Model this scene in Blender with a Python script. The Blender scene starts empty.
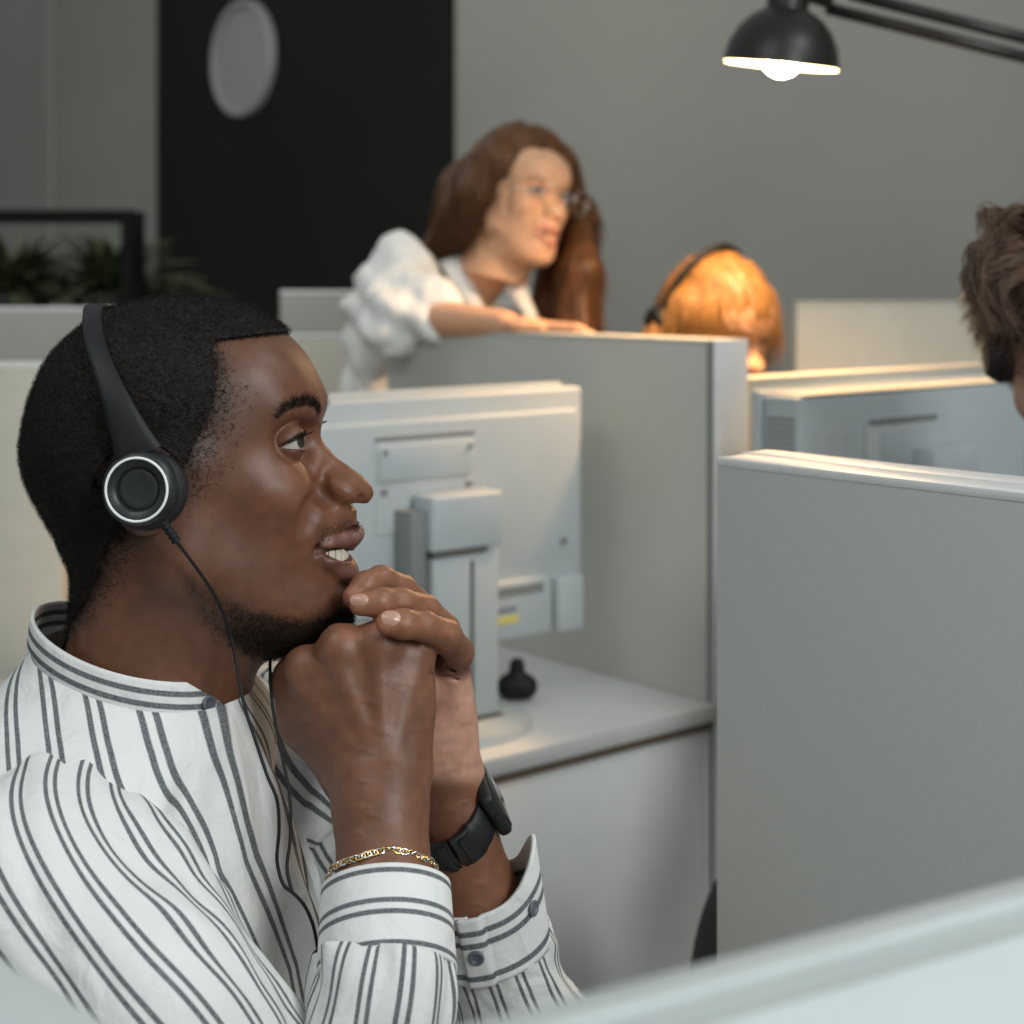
import bpy, bmesh, math, random
import numpy as np
from mathutils import Vector, Matrix, noise
random.seed(7); RNG = np.random.default_rng(11)
SC = bpy.context.scene
COL = SC.collection
F = 1620.0; H = 1.30; HZ = 280.0          # focal length in pixels, eye height, horizon row
def P(px, py, Y):                          # point seen at a pixel, at depth Y
    return np.array([(px-512.0)*Y/F, Y, H-(py-HZ)*Y/F])
A = math.radians(39.7)                     # heading of the cubicle grid
U = np.array([math.cos(A), math.sin(A), 0]); V = np.array([-math.sin(A), math.cos(A), 0])

# ---------------------------------------------------------------- materials
def nd(nt, t, **kw):
    n = nt.nodes.new(t)
    for k, v in kw.items(): setattr(n, k, v)
    return n
def mat(name, col, rough=.5, metal=0, spec=.5, noise_amt=0.0, noise_scale=30, bump=0.0, bump_scale=200, emit=None, estr=0, attr=None, coat=0, stretch=None, sheen=0, sss=0):
    m = bpy.data.materials.new(name); m.use_nodes = True
    nt = m.node_tree; b = nt.nodes['Principled BSDF']
    b.inputs['Roughness'].default_value = rough; b.inputs['Metallic'].default_value = metal
    b.inputs['Specular IOR Level'].default_value = spec
    b.inputs['Coat Weight'].default_value = coat
    if sheen: b.inputs['Sheen Weight'].default_value = sheen
    tc = nd(nt, 'ShaderNodeTexCoord')
    src = None
    if attr:
        a = nd(nt, 'ShaderNodeAttribute', attribute_name=attr); src = a.outputs['Color']
    else:
        r = nd(nt, 'ShaderNodeRGB'); r.outputs[0].default_value = (*col, 1); src = r.outputs[0]
    nz = nd(nt, 'ShaderNodeTexNoise'); nz.inputs['Scale'].default_value = noise_scale; nz.inputs['Detail'].default_value = 5
    mp = nd(nt, 'ShaderNodeMapping')
    if stretch: mp.inputs['Scale'].default_value = stretch
    nt.links.new(tc.outputs['Object'], mp.inputs['Vector']); nt.links.new(mp.outputs[0], nz.inputs['Vector'])
    mr = nd(nt, 'ShaderNodeMapRange'); mr.inputs['From Min'].default_value = .3; mr.inputs['From Max'].default_value = .7
    mr.inputs['To Min'].default_value = 1-noise_amt; mr.inputs['To Max'].default_value = 1+noise_amt
    nt.links.new(nz.outputs['Fac'], mr.inputs['Value'])
    vm = nd(nt, 'ShaderNodeVectorMath', operation='SCALE')
    nt.links.new(src, vm.inputs[0]); nt.links.new(mr.outputs[0], vm.inputs['Scale'])
    nt.links.new(vm.outputs[0], b.inputs['Base Color'])
    if bump:
        n2 = nd(nt, 'ShaderNodeTexNoise'); n2.inputs['Scale'].default_value = bump_scale; n2.inputs['Detail'].default_value = 3
        nt.links.new(mp.outputs[0], n2.inputs['Vector'])
        bp = nd(nt, 'ShaderNodeBump'); bp.inputs['Strength'].default_value = bump; bp.inputs['Distance'].default_value = .001
        nt.links.new(n2.outputs['Fac'], bp.inputs['Height']); nt.links.new(bp.outputs[0], b.inputs['Normal'])
    if emit:
        b.inputs['Emission Color'].default_value = (*emit, 1); b.inputs['Emission Strength'].default_value = estr
    if sss:
        b.inputs['Subsurface Weight'].default_value = sss; b.inputs['Subsurface Scale'].default_value = .006
        b.inputs['Subsurface Radius'].default_value = (1,.4,.2)
    return m
def spec_by_colour(m, lo=.006, hi=.05, s0=.08, s1=.45):
    nt = m.node_tree; b = nt.nodes['Principled BSDF']; at = [n for n in nt.nodes if n.type == 'ATTRIBUTE'][0]
    bw = nd(nt, 'ShaderNodeRGBToBW'); mr = nd(nt, 'ShaderNodeMapRange'); nt.links.new(at.outputs['Color'], bw.inputs[0]); nt.links.new(bw.outputs[0], mr.inputs['Value'])
    for k, v in zip(('From Min','From Max','To Min','To Max'), (lo, hi, s0, s1)): mr.inputs[k].default_value = v
    nt.links.new(mr.outputs[0], b.inputs['Specular IOR Level'])
def stripe_mat(name, base, dark, period=.0235, c1=.0060, c2=.0124, hw=.00155):
    m = bpy.data.materials.new(name); m.use_nodes = True
    nt = m.node_tree; b = nt.nodes['Principled BSDF']; L = nt.links.new
    b.inputs['Roughness'].default_value = .85; b.inputs['Specular IOR Level'].default_value = .2
    at = nd(nt, 'ShaderNodeAttribute', attribute_name='st'); sx = nd(nt, 'ShaderNodeSeparateXYZ'); L(at.outputs['Vector'], sx.inputs[0])
    def M(op, a, bb=None):
        n = nd(nt, 'ShaderNodeMath', operation=op)
        for i, v in enumerate((a, bb)):
            if v is None: continue
            if isinstance(v, (int, float)): n.inputs[i].default_value = v
            else: L(v, n.inputs[i])
        return n.outputs[0]
    fr = M('MULTIPLY', M('FRACT', M('DIVIDE', sx.outputs[0], period)), period)
    def line(c):
        d = M('ABSOLUTE', M('SUBTRACT', fr, c))
        mr = nd(nt, 'ShaderNodeMapRange'); L(d, mr.inputs['Value'])
        mr.inputs['From Min'].default_value = hw*1.15; mr.inputs['From Max'].default_value = hw*.75
        return mr.outputs[0]
    f = M('MAXIMUM', line(c1), line(c2))
    tc = nd(nt, 'ShaderNodeTexCoord')
    nz = nd(nt, 'ShaderNodeTexNoise'); nz.inputs['Scale'].default_value = 900; L(tc.outputs['Object'], nz.inputs['Vector'])
    f2 = M('MULTIPLY', f, M('ADD', M('MULTIPLY', nz.outputs['Fac'], .6), .6))
    mx = nd(nt, 'ShaderNodeMix', data_type='RGBA'); L(f2, mx.inputs['Factor'])
    mx.inputs['A'].default_value = (*base, 1); mx.inputs['B'].default_value = (*dark, 1)
    L(mx.outputs['Result'], b.inputs['Base Color'])
    bp = nd(nt, 'ShaderNodeBump'); bp.inputs['Strength'].default_value = .25; bp.inputs['Distance'].default_value = .0006
    L(nz.outputs['Fac'], bp.inputs['Height'])
    n3 = nd(nt, 'ShaderNodeTexNoise'); n3.inputs['Scale'].default_value = 34; n3.inputs['Detail'].default_value = 3; n3.inputs['Distortion'].default_value = .6; L(tc.outputs['Object'], n3.inputs['Vector'])
    b2 = nd(nt, 'ShaderNodeBump'); b2.inputs['Strength'].default_value = .9; b2.inputs['Distance'].default_value = .004
    L(n3.outputs['Fac'], b2.inputs['Height']); L(bp.outputs[0], b2.inputs['Normal']); L(b2.outputs[0], b.inputs['Normal'])
    return m

MT = {}
MT['skin'] = mat('dark_brown_skin', (0,0,0), .45, spec=.31, attr='Col', noise_amt=.16, noise_scale=110, bump=.16, bump_scale=1100, sss=.05)
spec_by_colour(MT['skin'])
MT['skin_light'] = mat('light_skin', (0,0,0), .5, spec=.35, attr='Col', noise_amt=.05, noise_scale=60, sss=.08)
MT['hair_black'] = mat('cropped_black_hair', (.011,.0085,.0072), .6, spec=.17, noise_amt=.5, noise_scale=500, bump=.9, bump_scale=700)
MT['eye'] = mat('eyeball', (0,0,0), .12, spec=.6, attr='Col')
MT['teeth'] = mat('teeth', (.62,.56,.46), .25, noise_amt=.03)
MT['nail'] = mat('fingernail', (.42,.24,.18), .28, spec=.6)
MT['shirt'] = stripe_mat('striped_cotton', (.67,.68,.67), (.070,.080,.092))
MT['button'] = mat('grey_button', (.10,.11,.13), .35, noise_amt=.2)
MT['black'] = mat('black_plastic', (.008,.008,.009), .55, spec=.28, noise_amt=.1)
MT['black_soft'] = mat('black_leatherette', (.012,.012,.013), .6, spec=.4, bump=.3, bump_scale=400)
MT['cup'] = mat('headset_cup_plastic', (.020,.022,.024), .38, spec=.42, noise_amt=.15, noise_scale=200)
MT['ring'] = mat('white_ring', (.85,.85,.85), .3)
MT['strap'] = mat('watch_strap_rubber', (.008,.009,.010), .55, bump=.2, bump_scale=500)
MT['glass_dark'] = mat('watch_glass', (.01,.01,.012), .08, spec=.8, coat=.6)
MT['gold'] = mat('gold', (.72,.47,.16), .22, metal=1); MT['silver'] = mat('silver', (.75,.75,.74), .2, metal=1)
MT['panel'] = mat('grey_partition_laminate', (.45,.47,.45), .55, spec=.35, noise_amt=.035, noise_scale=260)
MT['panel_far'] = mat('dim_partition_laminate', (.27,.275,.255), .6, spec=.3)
MT['panel2'] = mat('pale_partition_laminate', (.44,.445,.41), .55, spec=.35, noise_amt=.03, noise_scale=200)
MT['alu'] = mat('white_edge_profile', (.66,.68,.68), .4, spec=.5, noise_amt=.03)
MT['post'] = mat('pale_blue_grey_post', (.58,.61,.64), .45, noise_amt=.03)
MT['white'] = mat('white_monitor_plastic', (.42,.465,.478), .45, spec=.4, noise_amt=.02)
MT['white2'] = mat('white_laminate', (.76,.78,.77), .45, spec=.4, noise_amt=.02)
MT['desk'] = mat('white_desktop', (.60,.61,.60), .4, spec=.4, noise_amt=.02)
MT['recess'] = mat('recess_plastic', (.47,.50,.51), .5)
MT['dark'] = mat('dark_gap', (.10,.10,.085), .7)
MT['slot'] = mat('grey_slot', (.20,.21,.205), .6)
MT['brown'] = mat('brown_edge_band', (.13,.095,.06), .6)
MT['yellow'] = mat('yellow_sticker', (.62,.56,.16), .6)
MT['ink'] = mat('printed_ink', (.20,.21,.25), .6)
MT['wall'] = mat('grey_plaster', (.30,.30,.275), .9, spec=.2, noise_amt=.06, noise_scale=1.2, bump=.2, bump_scale=60)
MT['wall_dark'] = mat('black_painted_wall', (.011,.012,.0105), .85, spec=.2, noise_amt=.1, noise_scale=2)
MT['floor'] = mat('grey_carpet', (.16,.155,.145), .95, noise_amt=.25, noise_scale=60, bump=.4)
MT['metal_black'] = mat('black_lamp_metal', (.018,.016,.013), .38, metal=.2)
MT['metal_grey'] = mat('grey_tube_metal', (.12,.12,.11), .4, metal=.7)
MT['lamp_in'] = mat('white_lamp_inside', (.85,.8,.7), .5, emit=(1,.72,.38), estr=9)
MT['bulb'] = mat('glowing_bulb', (1,.9,.7), .3, emit=(1,.80,.5), estr=40)
MT['clock_rim'] = mat('clock_rim_metal', (.30,.31,.30), .4); MT['clock_face'] = mat('clock_face', (.30,.31,.295), .5)
MT['clock_in'] = mat('clock_inner_rim', (.12,.125,.12), .5)
MT['white_near'] = mat('pale_monitor_plastic', (.42,.455,.455), .5, spec=.3, noise_amt=.02)
MT['leaf'] = mat('dark_green_leaf', (.045,.060,.022), .6, noise_amt=.4); MT['pot'] = mat('dark_planter', (.02,.018,.016), .7)
MT['blouse'] = mat('white_blouse', (.74,.74,.72), .85, spec=.2, noise_amt=.03, bump=.6, bump_scale=40)
MT['hair_brown'] = mat('auburn_brown_hair', (.088,.035,.0105), .45, spec=.3, noise_amt=.45, noise_scale=9, stretch=(14,14,1.2), bump=.7, bump_scale=25)
MT['hair_blonde'] = mat('blonde_hair', (.27,.13,.034), .45, spec=.5, noise_amt=.42, noise_scale=9, stretch=(14,14,2.2), bump=.7, bump_scale=25)
MT['hair_dkbrown'] = mat('dark_brown_hair', (.085,.045,.024), .45, spec=.5, noise_amt=.6, noise_scale=10, stretch=(12,12,3), bump=.8, bump_scale=30)
MT['trousers'] = mat('dark_trousers', (.03,.032,.04), .9, noise_amt=.2); MT['shoe'] = mat('black_shoe', (.015,.014,.013), .5)
MT['knit'] = mat('dark_knit', (.08,.085,.10), .9, noise_amt=.2)
MT['frame_black'] = mat('matt_black_frame', (.004,.004,.004), .8, spec=.1)
MT['mesh_black'] = mat('black_chair_fabric', (.016,.016,.017), .75, noise_amt=.3)
MT['cream'] = mat('cream_laminate', (.50,.48,.41), .5, noise_amt=.03)

# ---------------------------------------------------------------- object helpers
def link(o, parent=None):
    COL.objects.link(o)
    if parent is not None: o.parent = parent
    return o
def tag(o, label=None, cat=None, group=None, kind=None):
    if label: o['label'] = label
    if cat: o['category'] = cat
    if group: o['group'] = group
    if kind: o['kind'] = kind
    return o
def empty(name, loc, rz=0, label=None, cat=None, group=None):
    o = bpy.data.objects.new(name, None); link(o); o.location = Vector(loc); o.rotation_euler = (0,0,rz)
    o.empty_display_size = .05
    return tag(o, label, cat, group)
def mesh_np(name, verts, faces, m, parent=None, smooth=True, attrs=None, inv=None):
    """verts (n,3); faces list of arrays (k,3)/(k,4)"""
    me = bpy.data.meshes.new(name)
    if not isinstance(faces, (list, tuple)): faces = [faces]
    faces = [np.asarray(f, dtype=np.int32) for f in faces if len(f)]
    verts = np.asarray(verts, dtype=np.float32)
    if parent is not None:                       # verts come in world space; store them in the parent's space
        M = np.array(parent_matrix(parent).inverted())
        verts = (verts @ M[:3,:3].T + M[:3,3]).astype(np.float32)
    me.vertices.add(len(verts)); me.vertices.foreach_set('co', verts.ravel())
    tot = sum(f.size for f in faces); me.loops.add(tot)
    me.loops.foreach_set('vertex_index', np.concatenate([f.ravel() for f in faces]))
    counts = np.concatenate([np.full(len(f), f.shape[1], dtype=np.int32) for f in faces])
    me.polygons.add(len(counts))
    st = np.concatenate([[0], np.cumsum(counts)[:-1]]).astype(np.int32)
    me.polygons.foreach_set('loop_start', st)
    me.polygons.foreach_set('use_smooth', np.full(len(counts), smooth))
    me.update(calc_edges=True); me.validate()
    if attrs:
        for k, (ty, arr) in attrs.items():
            a = me.attributes.new(k, ty, 'POINT')
            if ty == 'FLOAT_COLOR':
                c = np.ones((len(verts), 4), dtype=np.float32); c[:, :3] = arr; a.data.foreach_set('color', c.ravel())
            else: a.data.foreach_set('vector', np.asarray(arr, dtype=np.float32).ravel())
    me.materials.append(m)
    return link(bpy.data.objects.new(name, me), parent)
def parent_matrix(o):
    M = Matrix.Translation(o.location) @ o.rotation_euler.to_matrix().to_4x4()
    return parent_matrix(o.parent) @ M if o.parent else M
def bm_obj(name, bm, m, parent=None, smooth=False, world=False):
    me = bpy.data.meshes.new(name); bm.normal_update(); bm.to_mesh(me); bm.free(); me.materials.append(m)
    if world and parent is not None: me.transform(parent_matrix(parent).inverted())
    if smooth:
        for p in me.polygons: p.use_smooth = True
        try: me.set_sharp_from_angle(angle=math.radians(35))
        except Exception: pass
    return link(bpy.data.objects.new(name, me), parent)
def add_box(bm, lo, hi, bevel=0, seg=2, M=None):
    r = bmesh.ops.create_cube(bm, size=1)
    vs = r['verts']; lo = Vector(lo); hi = Vector(hi); c = (lo+hi)/2; s = hi-lo
    for v in vs: v.co = Vector((v.co.x*s.x, v.co.y*s.y, v.co.z*s.z)) + c
    if bevel:
        es = list({e for v in vs for e in v.link_edges})
        rr = bmesh.ops.bevel(bm, geom=es, offset=bevel, segments=seg, affect='EDGES', profile=.5)
        vs = list({v for f in rr['faces'] for v in f.verts} | {v for v in vs if v.is_valid})
    if M is not None:
        for v in vs: v.co = M @ v.co
    return vs
def box(name, lo, hi, m, parent=None, bevel=.002, M=None):
    bm = bmesh.new(); add_box(bm, lo, hi, bevel, 2, M); return bm_obj(name, bm, m, parent, smooth=True)
def add_cyl(bm, a, b, r1, r2=None, n=24, caps=True):
    a = Vector(a); b = Vector(b); r2 = r1 if r2 is None else r2
    d = b-a; q = d.to_track_quat('Z', 'Y').to_matrix().to_4x4()
    M = Matrix.Translation((a+b)/2) @ q
    bmesh.ops.create_cone(bm, cap_ends=caps, segments=n, radius1=r1, radius2=r2, depth=d.length, matrix=M)
def grid_faces(nv, nu, wrap_u=True):
    i = np.arange(nv-1)[:, None]; j = np.arange(nu if wrap_u else nu-1)[None, :]
    j2 = (j+1) % nu
    f = np.stack([i*nu+j+0*j2, i*nu+j2, (i+1)*nu+j2, (i+1)*nu+j+0*j2], -1).reshape(-1, 4)
    return f
def catmull(pts, n):
    pts = np.asarray(pts, float); m = len(pts)
    d = np.r_[0, np.cumsum(np.linalg.norm(np.diff(pts[:, :3], axis=0), axis=1))]; t = np.linspace(0, d[-1], n)
    out = []
    for x in t:
        i = min(max(np.searchsorted(d, x)-1, 0), m-2); u = (x-d[i])/max(d[i+1]-d[i], 1e-9)
        p0 = pts[max(i-1, 0)]; p1 = pts[i]; p2 = pts[i+1]; p3 = pts[min(i+2, m-1)]
        out.append(.5*((2*p1)+(-p0+p2)*u+(2*p0-5*p1+4*p2-p3)*u*u+(-p0+3*p1-3*p2+p3)*u**3))
    return np.array(out)
def frames(path, ref=(0,-1,0)):
    T = np.gradient(path, axis=0); T /= np.linalg.norm(T, axis=1)[:, None]
    N = np.zeros_like(T); r = np.array(ref, float); r -= T[0]*r.dot(T[0]); N[0] = r/np.linalg.norm(r)
    for i in range(1, len(path)):
        r = N[i-1]-T[i]*N[i-1].dot(T[i]); N[i] = r/np.linalg.norm(r)
    return T, N, np.cross(T, N)
def tube(path, rad, nu=12, cap=True, ref=(0,-1,0)):
    path = np.asarray(path, float); n = len(path); rad = np.broadcast_to(np.asarray(rad, float), (n,))
    T, N, B = frames(path, ref); th = np.linspace(0, 2*np.pi, nu, endpoint=False)
    v = path[:, None, :]+rad[:, None, None]*(np.cos(th)[None, :, None]*N[:, None, :]+np.sin(th)[None, :, None]*B[:, None, :])
    v = v.reshape(-1, 3); f = [grid_faces(n, nu)]
    if cap:
        v = np.vstack([v, path[0], path[-1]]); a = np.arange(nu); b = (a+1) % nu; k = n*nu
        f.append(np.stack([b, a, np.full(nu, k)], -1)); f.append(np.stack([a+(n-1)*nu, b+(n-1)*nu, np.full(nu, k+1)], -1))
    return v, f
def lathe(name, prof, M, m, parent=None, n=64):
    """prof: list of (r, h) revolved about local z, placed by M"""
    th = np.linspace(0, 2*np.pi, n, endpoint=False); prof = np.array(prof, float)
    v = np.stack([prof[:, 0:1]*np.cos(th), prof[:, 0:1]*np.sin(th), np.repeat(prof[:, 1:2], n, 1)], -1).reshape(-1, 3)
    M = np.array(M); v = v @ M[:3, :3].T + M[:3, 3]
    o = mesh_np(name, v, grid_faces(len(prof), n), m, parent)
    try: o.data.set_sharp_from_angle(angle=math.radians(40))
    except Exception: pass
    return o
def basis(origin, z, x=(0,0,1)):
    z = np.array(z, float); z /= np.linalg.norm(z); x = np.array(x, float); x -= z*x.dot(z); x /= np.linalg.norm(x); y = np.cross(z, x)
    M = np.eye(4); M[:3, 0] = x; M[:3, 1] = y; M[:3, 2] = z; M[:3, 3] = origin
    return M

# ---------------------------------------------------------------- distance-field modelling
class Field:
    def __init__(s, lo, hi, h):
        s.lo = np.array(lo, float); s.h = h; s.n = np.ceil((np.array(hi)-s.lo)/h).astype(int)+1
        s.a = np.full(tuple(s.n), .05, dtype=np.float32)
    def _reg(s, lo, hi):
        i0 = np.clip(np.floor((lo-s.lo)/s.h).astype(int), 0, s.n-1); i1 = np.clip(np.ceil((hi-s.lo)/s.h).astype(int)+1, 1, s.n)
        if np.any(i1 <= i0): return None, None
        ax = [((np.arange(i0[k], i1[k]))*s.h+s.lo[k]).astype(np.float32) for k in range(3)]
        return tuple(slice(i0[k], i1[k]) for k in range(3)), np.meshgrid(*ax, indexing='ij', sparse=True)
    def _op(s, sl, d, k, sub):
        a = s.a[sl]
        if sub:
            h = np.maximum(k-np.abs(a+d), 0)/k; s.a[sl] = np.maximum(a, -d)+h*h*k*.25
        else:
            h = np.maximum(k-np.abs(a-d), 0)/k; s.a[sl] = np.minimum(a, d)-h*h*k*.25
    def ell(s, c, r, k=.008, sub=False, R=None):
        c = np.asarray(c, float); r = np.broadcast_to(np.asarray(r, float), (3,)); m = (r.max() if R is not None else r)+k*1.5+.006
        sl, g = s._reg(c-m, c+m)
        if sl is None: return s
        x, y, z = g[0]-c[0], g[1]-c[1], g[2]-c[2]
        if R is not None:
            x, y, z = (R[0][0]*x+R[1][0]*y+R[2][0]*z), (R[0][1]*x+R[1][1]*y+R[2][1]*z), (R[0][2]*x+R[1][2]*y+R[2][2]*z)
        k0 = np.sqrt((x/r[0])**2+(y/r[1])**2+(z/r[2])**2); k1 = np.sqrt((x/r[0]**2)**2+(y/r[1]**2)**2+(z/r[2]**2)**2)+1e-9
        s._op(sl, (k0*(k0-1)/k1).astype(np.float32), k, sub); return s
    def cap(s, a, b, ra, rb=None, k=.008, sub=False):
        a = np.asarray(a, float); b = np.asarray(b, float); rb = ra if rb is None else rb
        m = max(ra, rb)+k*1.5+.006
        sl, g = s._reg(np.minimum(a, b)-m, np.maximum(a, b)+m)
        if sl is None: return s
        d = b-a; L = d.dot(d)+1e-12
        x, y, z = g[0]-a[0], g[1]-a[1], g[2]-a[2]
        t = np.clip((x*d[0]+y*d[1]+z*d[2])/L, 0, 1)
        dd = np.sqrt((x-t*d[0])**2+(y-t*d[1])**2+(z-t*d[2])**2)-(ra+(rb-ra)*t)
        s._op(sl, dd.astype(np.float32), k, sub); return s
    def surf(s, px, py, y0, y1):
        """first depth at which the ray through a pixel enters the solid"""
        ys = np.arange(y0, y1, s.h*.5); pts = np.stack([(px-512)*ys/F, ys, H-(py-HZ)*ys/F], -1)
        i = np.clip(((pts-s.lo)/s.h), 0, s.n-2); i0 = i.astype(int); w = i-i0; val = 0
        for c in range(8):
            o = np.array([c & 1, (c >> 1) & 1, (c >> 2) & 1]); ww = np.prod(np.where(o, w, 1-w), axis=1)
            j = i0+o; val = val+ww*s.a[j[:, 0], j[:, 1], j[:, 2]]
        k = np.argmax(val < 0)
        return float(ys[k]) if (val < 0).any() else y1
    def chain(s, pts, rs, k=.008, sub=False):
        for i in range(len(pts)-1): s.cap(pts[i], pts[i+1], rs[i], rs[i+1], k, sub)
        return s
    def mesh(s):
        a = s.a; a[0], a[-1], a[:, 0], a[:, -1], a[:, :, 0], a[:, :, -1] = [.05]*6
        neg = a < 0; n = a.shape
        cnt = np.zeros(tuple(q-1 for q in n), dtype=np.int8)
        for dx in (0, 1):
            for dy in (0, 1):
                for dz in (0, 1): cnt += neg[dx:n[0]-1+dx, dy:n[1]-1+dy, dz:n[2]-1+dz]
        act = (cnt > 0) & (cnt < 8); idx = np.argwhere(act); ids = np.full(act.shape, -1, dtype=np.int32); ids[act] = np.arange(len(idx))
        pos = np.zeros((len(idx), 3)); num = np.zeros(len(idx))
        co = [(0,0,0),(1,0,0),(0,1,0),(1,1,0),(0,0,1),(1,0,1),(0,1,1),(1,1,1)]
        val = {c: a[idx[:, 0]+c[0], idx[:, 1]+c[1], idx[:, 2]+c[2]] for c in co}
        for c in co:
            for ax in range(3):
                if c[ax]: continue
                c2 = list(c); c2[ax] = 1; c2 = tuple(c2); v0, v1 = val[c], val[c2]; m = (v0 < 0) != (v1 < 0)
                t = np.where(m, v0/np.where(m, v0-v1, 1), 0); p = np.tile(np.array(c, float), (len(idx), 1)); p[:, ax] += t
                pos[m] += p[m]; num[m] += 1
        pos = (pos/num[:, None]+idx)*s.h+s.lo
        F_ = []
        for ax in range(3):
            o1, o2 = [(1, 2), (2, 0), (0, 1)][ax]
            sa = [slice(None)]*3; sb = [slice(None)]*3; sa[ax] = slice(0, -1); sb[ax] = slice(1, None)
            na, nb = neg[tuple(sa)], neg[tuple(sb)]; cr = np.argwhere(na != nb)
            fl = nb[cr[:, 0], cr[:, 1], cr[:, 2]]
            ok = (cr[:, o1] > 0) & (cr[:, o2] > 0) & (cr[:, o1] < n[o1]-1) & (cr[:, o2] < n[o2]-1); cr = cr[ok]; fl = fl[ok]
            def g(d1, d2):
                q = cr.copy(); q[:, o1] -= d1; q[:, o2] -= d2; return ids[q[:, 0], q[:, 1], q[:, 2]]
            q = np.stack([g(1, 1), g(0, 1), g(0, 0), g(1, 0)], -1); q[fl] = q[fl][:, ::-1]; F_.append(q)
        return pos, np.vstack(F_)
def vnormals(v, f):
    n = np.zeros_like(v); fn = np.cross(v[f[:, 2]]-v[f[:, 0]], v[f[:, 3]]-v[f[:, 1]]) if f.shape[1] == 4 else np.cross(v[f[:, 1]]-v[f[:, 0]], v[f[:, 2]]-v[f[:, 0]])
    for k in range(f.shape[1]): np.add.at(n, f[:, k], fn)
    return n/(np.linalg.norm(n, axis=1)[:, None]+1e-12)
def smooth_mesh(v, f, it=1, lam=.5):
    for _ in range(it):
        s = np.zeros_like(v); c = np.zeros(len(v))
        for k in range(4):
            a = f[:, k]; b = f[:, (k+1) % 4]; np.add.at(s, a, v[b]); np.add.at(c, a, 1)
        v = v+lam*(s/np.maximum(c, 1)[:, None]-v)
    return v
def sm(e0, e1, x): t = np.clip((x-e0)/(e1-e0), 0, 1); return t*t*(3-2*t)
def vnoise(p, scale, seed=0, oct=3):
    """cheap smooth 3-D noise: sums of warped sines, about -1..1"""
    r = np.random.default_rng(seed); out = 0; amp = 1; q = p*scale
    for o in range(oct):
        R_ = r.normal(size=(4, 3)); R_ /= np.linalg.norm(R_, axis=1)[:, None]; ph = r.uniform(0, 6.28, 4)
        w = q+.8*np.sin(q[:, [1, 2, 0]]*1.3+ph[:3])
        out = out+amp*np.mean([np.sin(w@R_[i]*3+ph[i]) for i in range(4)], axis=0); q = q*2.03; amp *= .5
    return out
# ---------------------------------------------------------------- the head shape shared by all people
MID = 1.05
def proj(v):
    y = MID-np.abs(v[:, 1]-MID)
    return 512+v[:, 0]*F/y, HZ+(H-v[:, 2])*F/y
FRONT = np.array([(300,205),(304,238),(309,254),(317,267),(325,278),(333,287),(340,292),(360,309),(375,317),(388,322),(400,325),(415,324),(425,322),(432,321),(438,322),(446,327),(455,335),(467,351),(479,366),(486,371),(492,374),(498,373),(502,370),(507,364),(512,358),(520,357),(528,362),(535,365),(541,362),(547,357),(553,353),(560,354),(566,357),(575,360),(584,356),(592,350),(600,348),(610,350),(618,351),(625,349),(633,345),(639,339),(645,328),(649,310)], float)
BACK = np.array([(302,140),(311,103),(320,90),(329,80),(340,68),(356,53),(383,39),(418,29),(446,25),(465,27),(489,37),(512,49),(536,60),(563,74),(582,77),(606,74),(625,68),(645,66)], float)
WARP = {'eye': np.zeros(3), 'mouth': np.zeros(3)}
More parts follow.
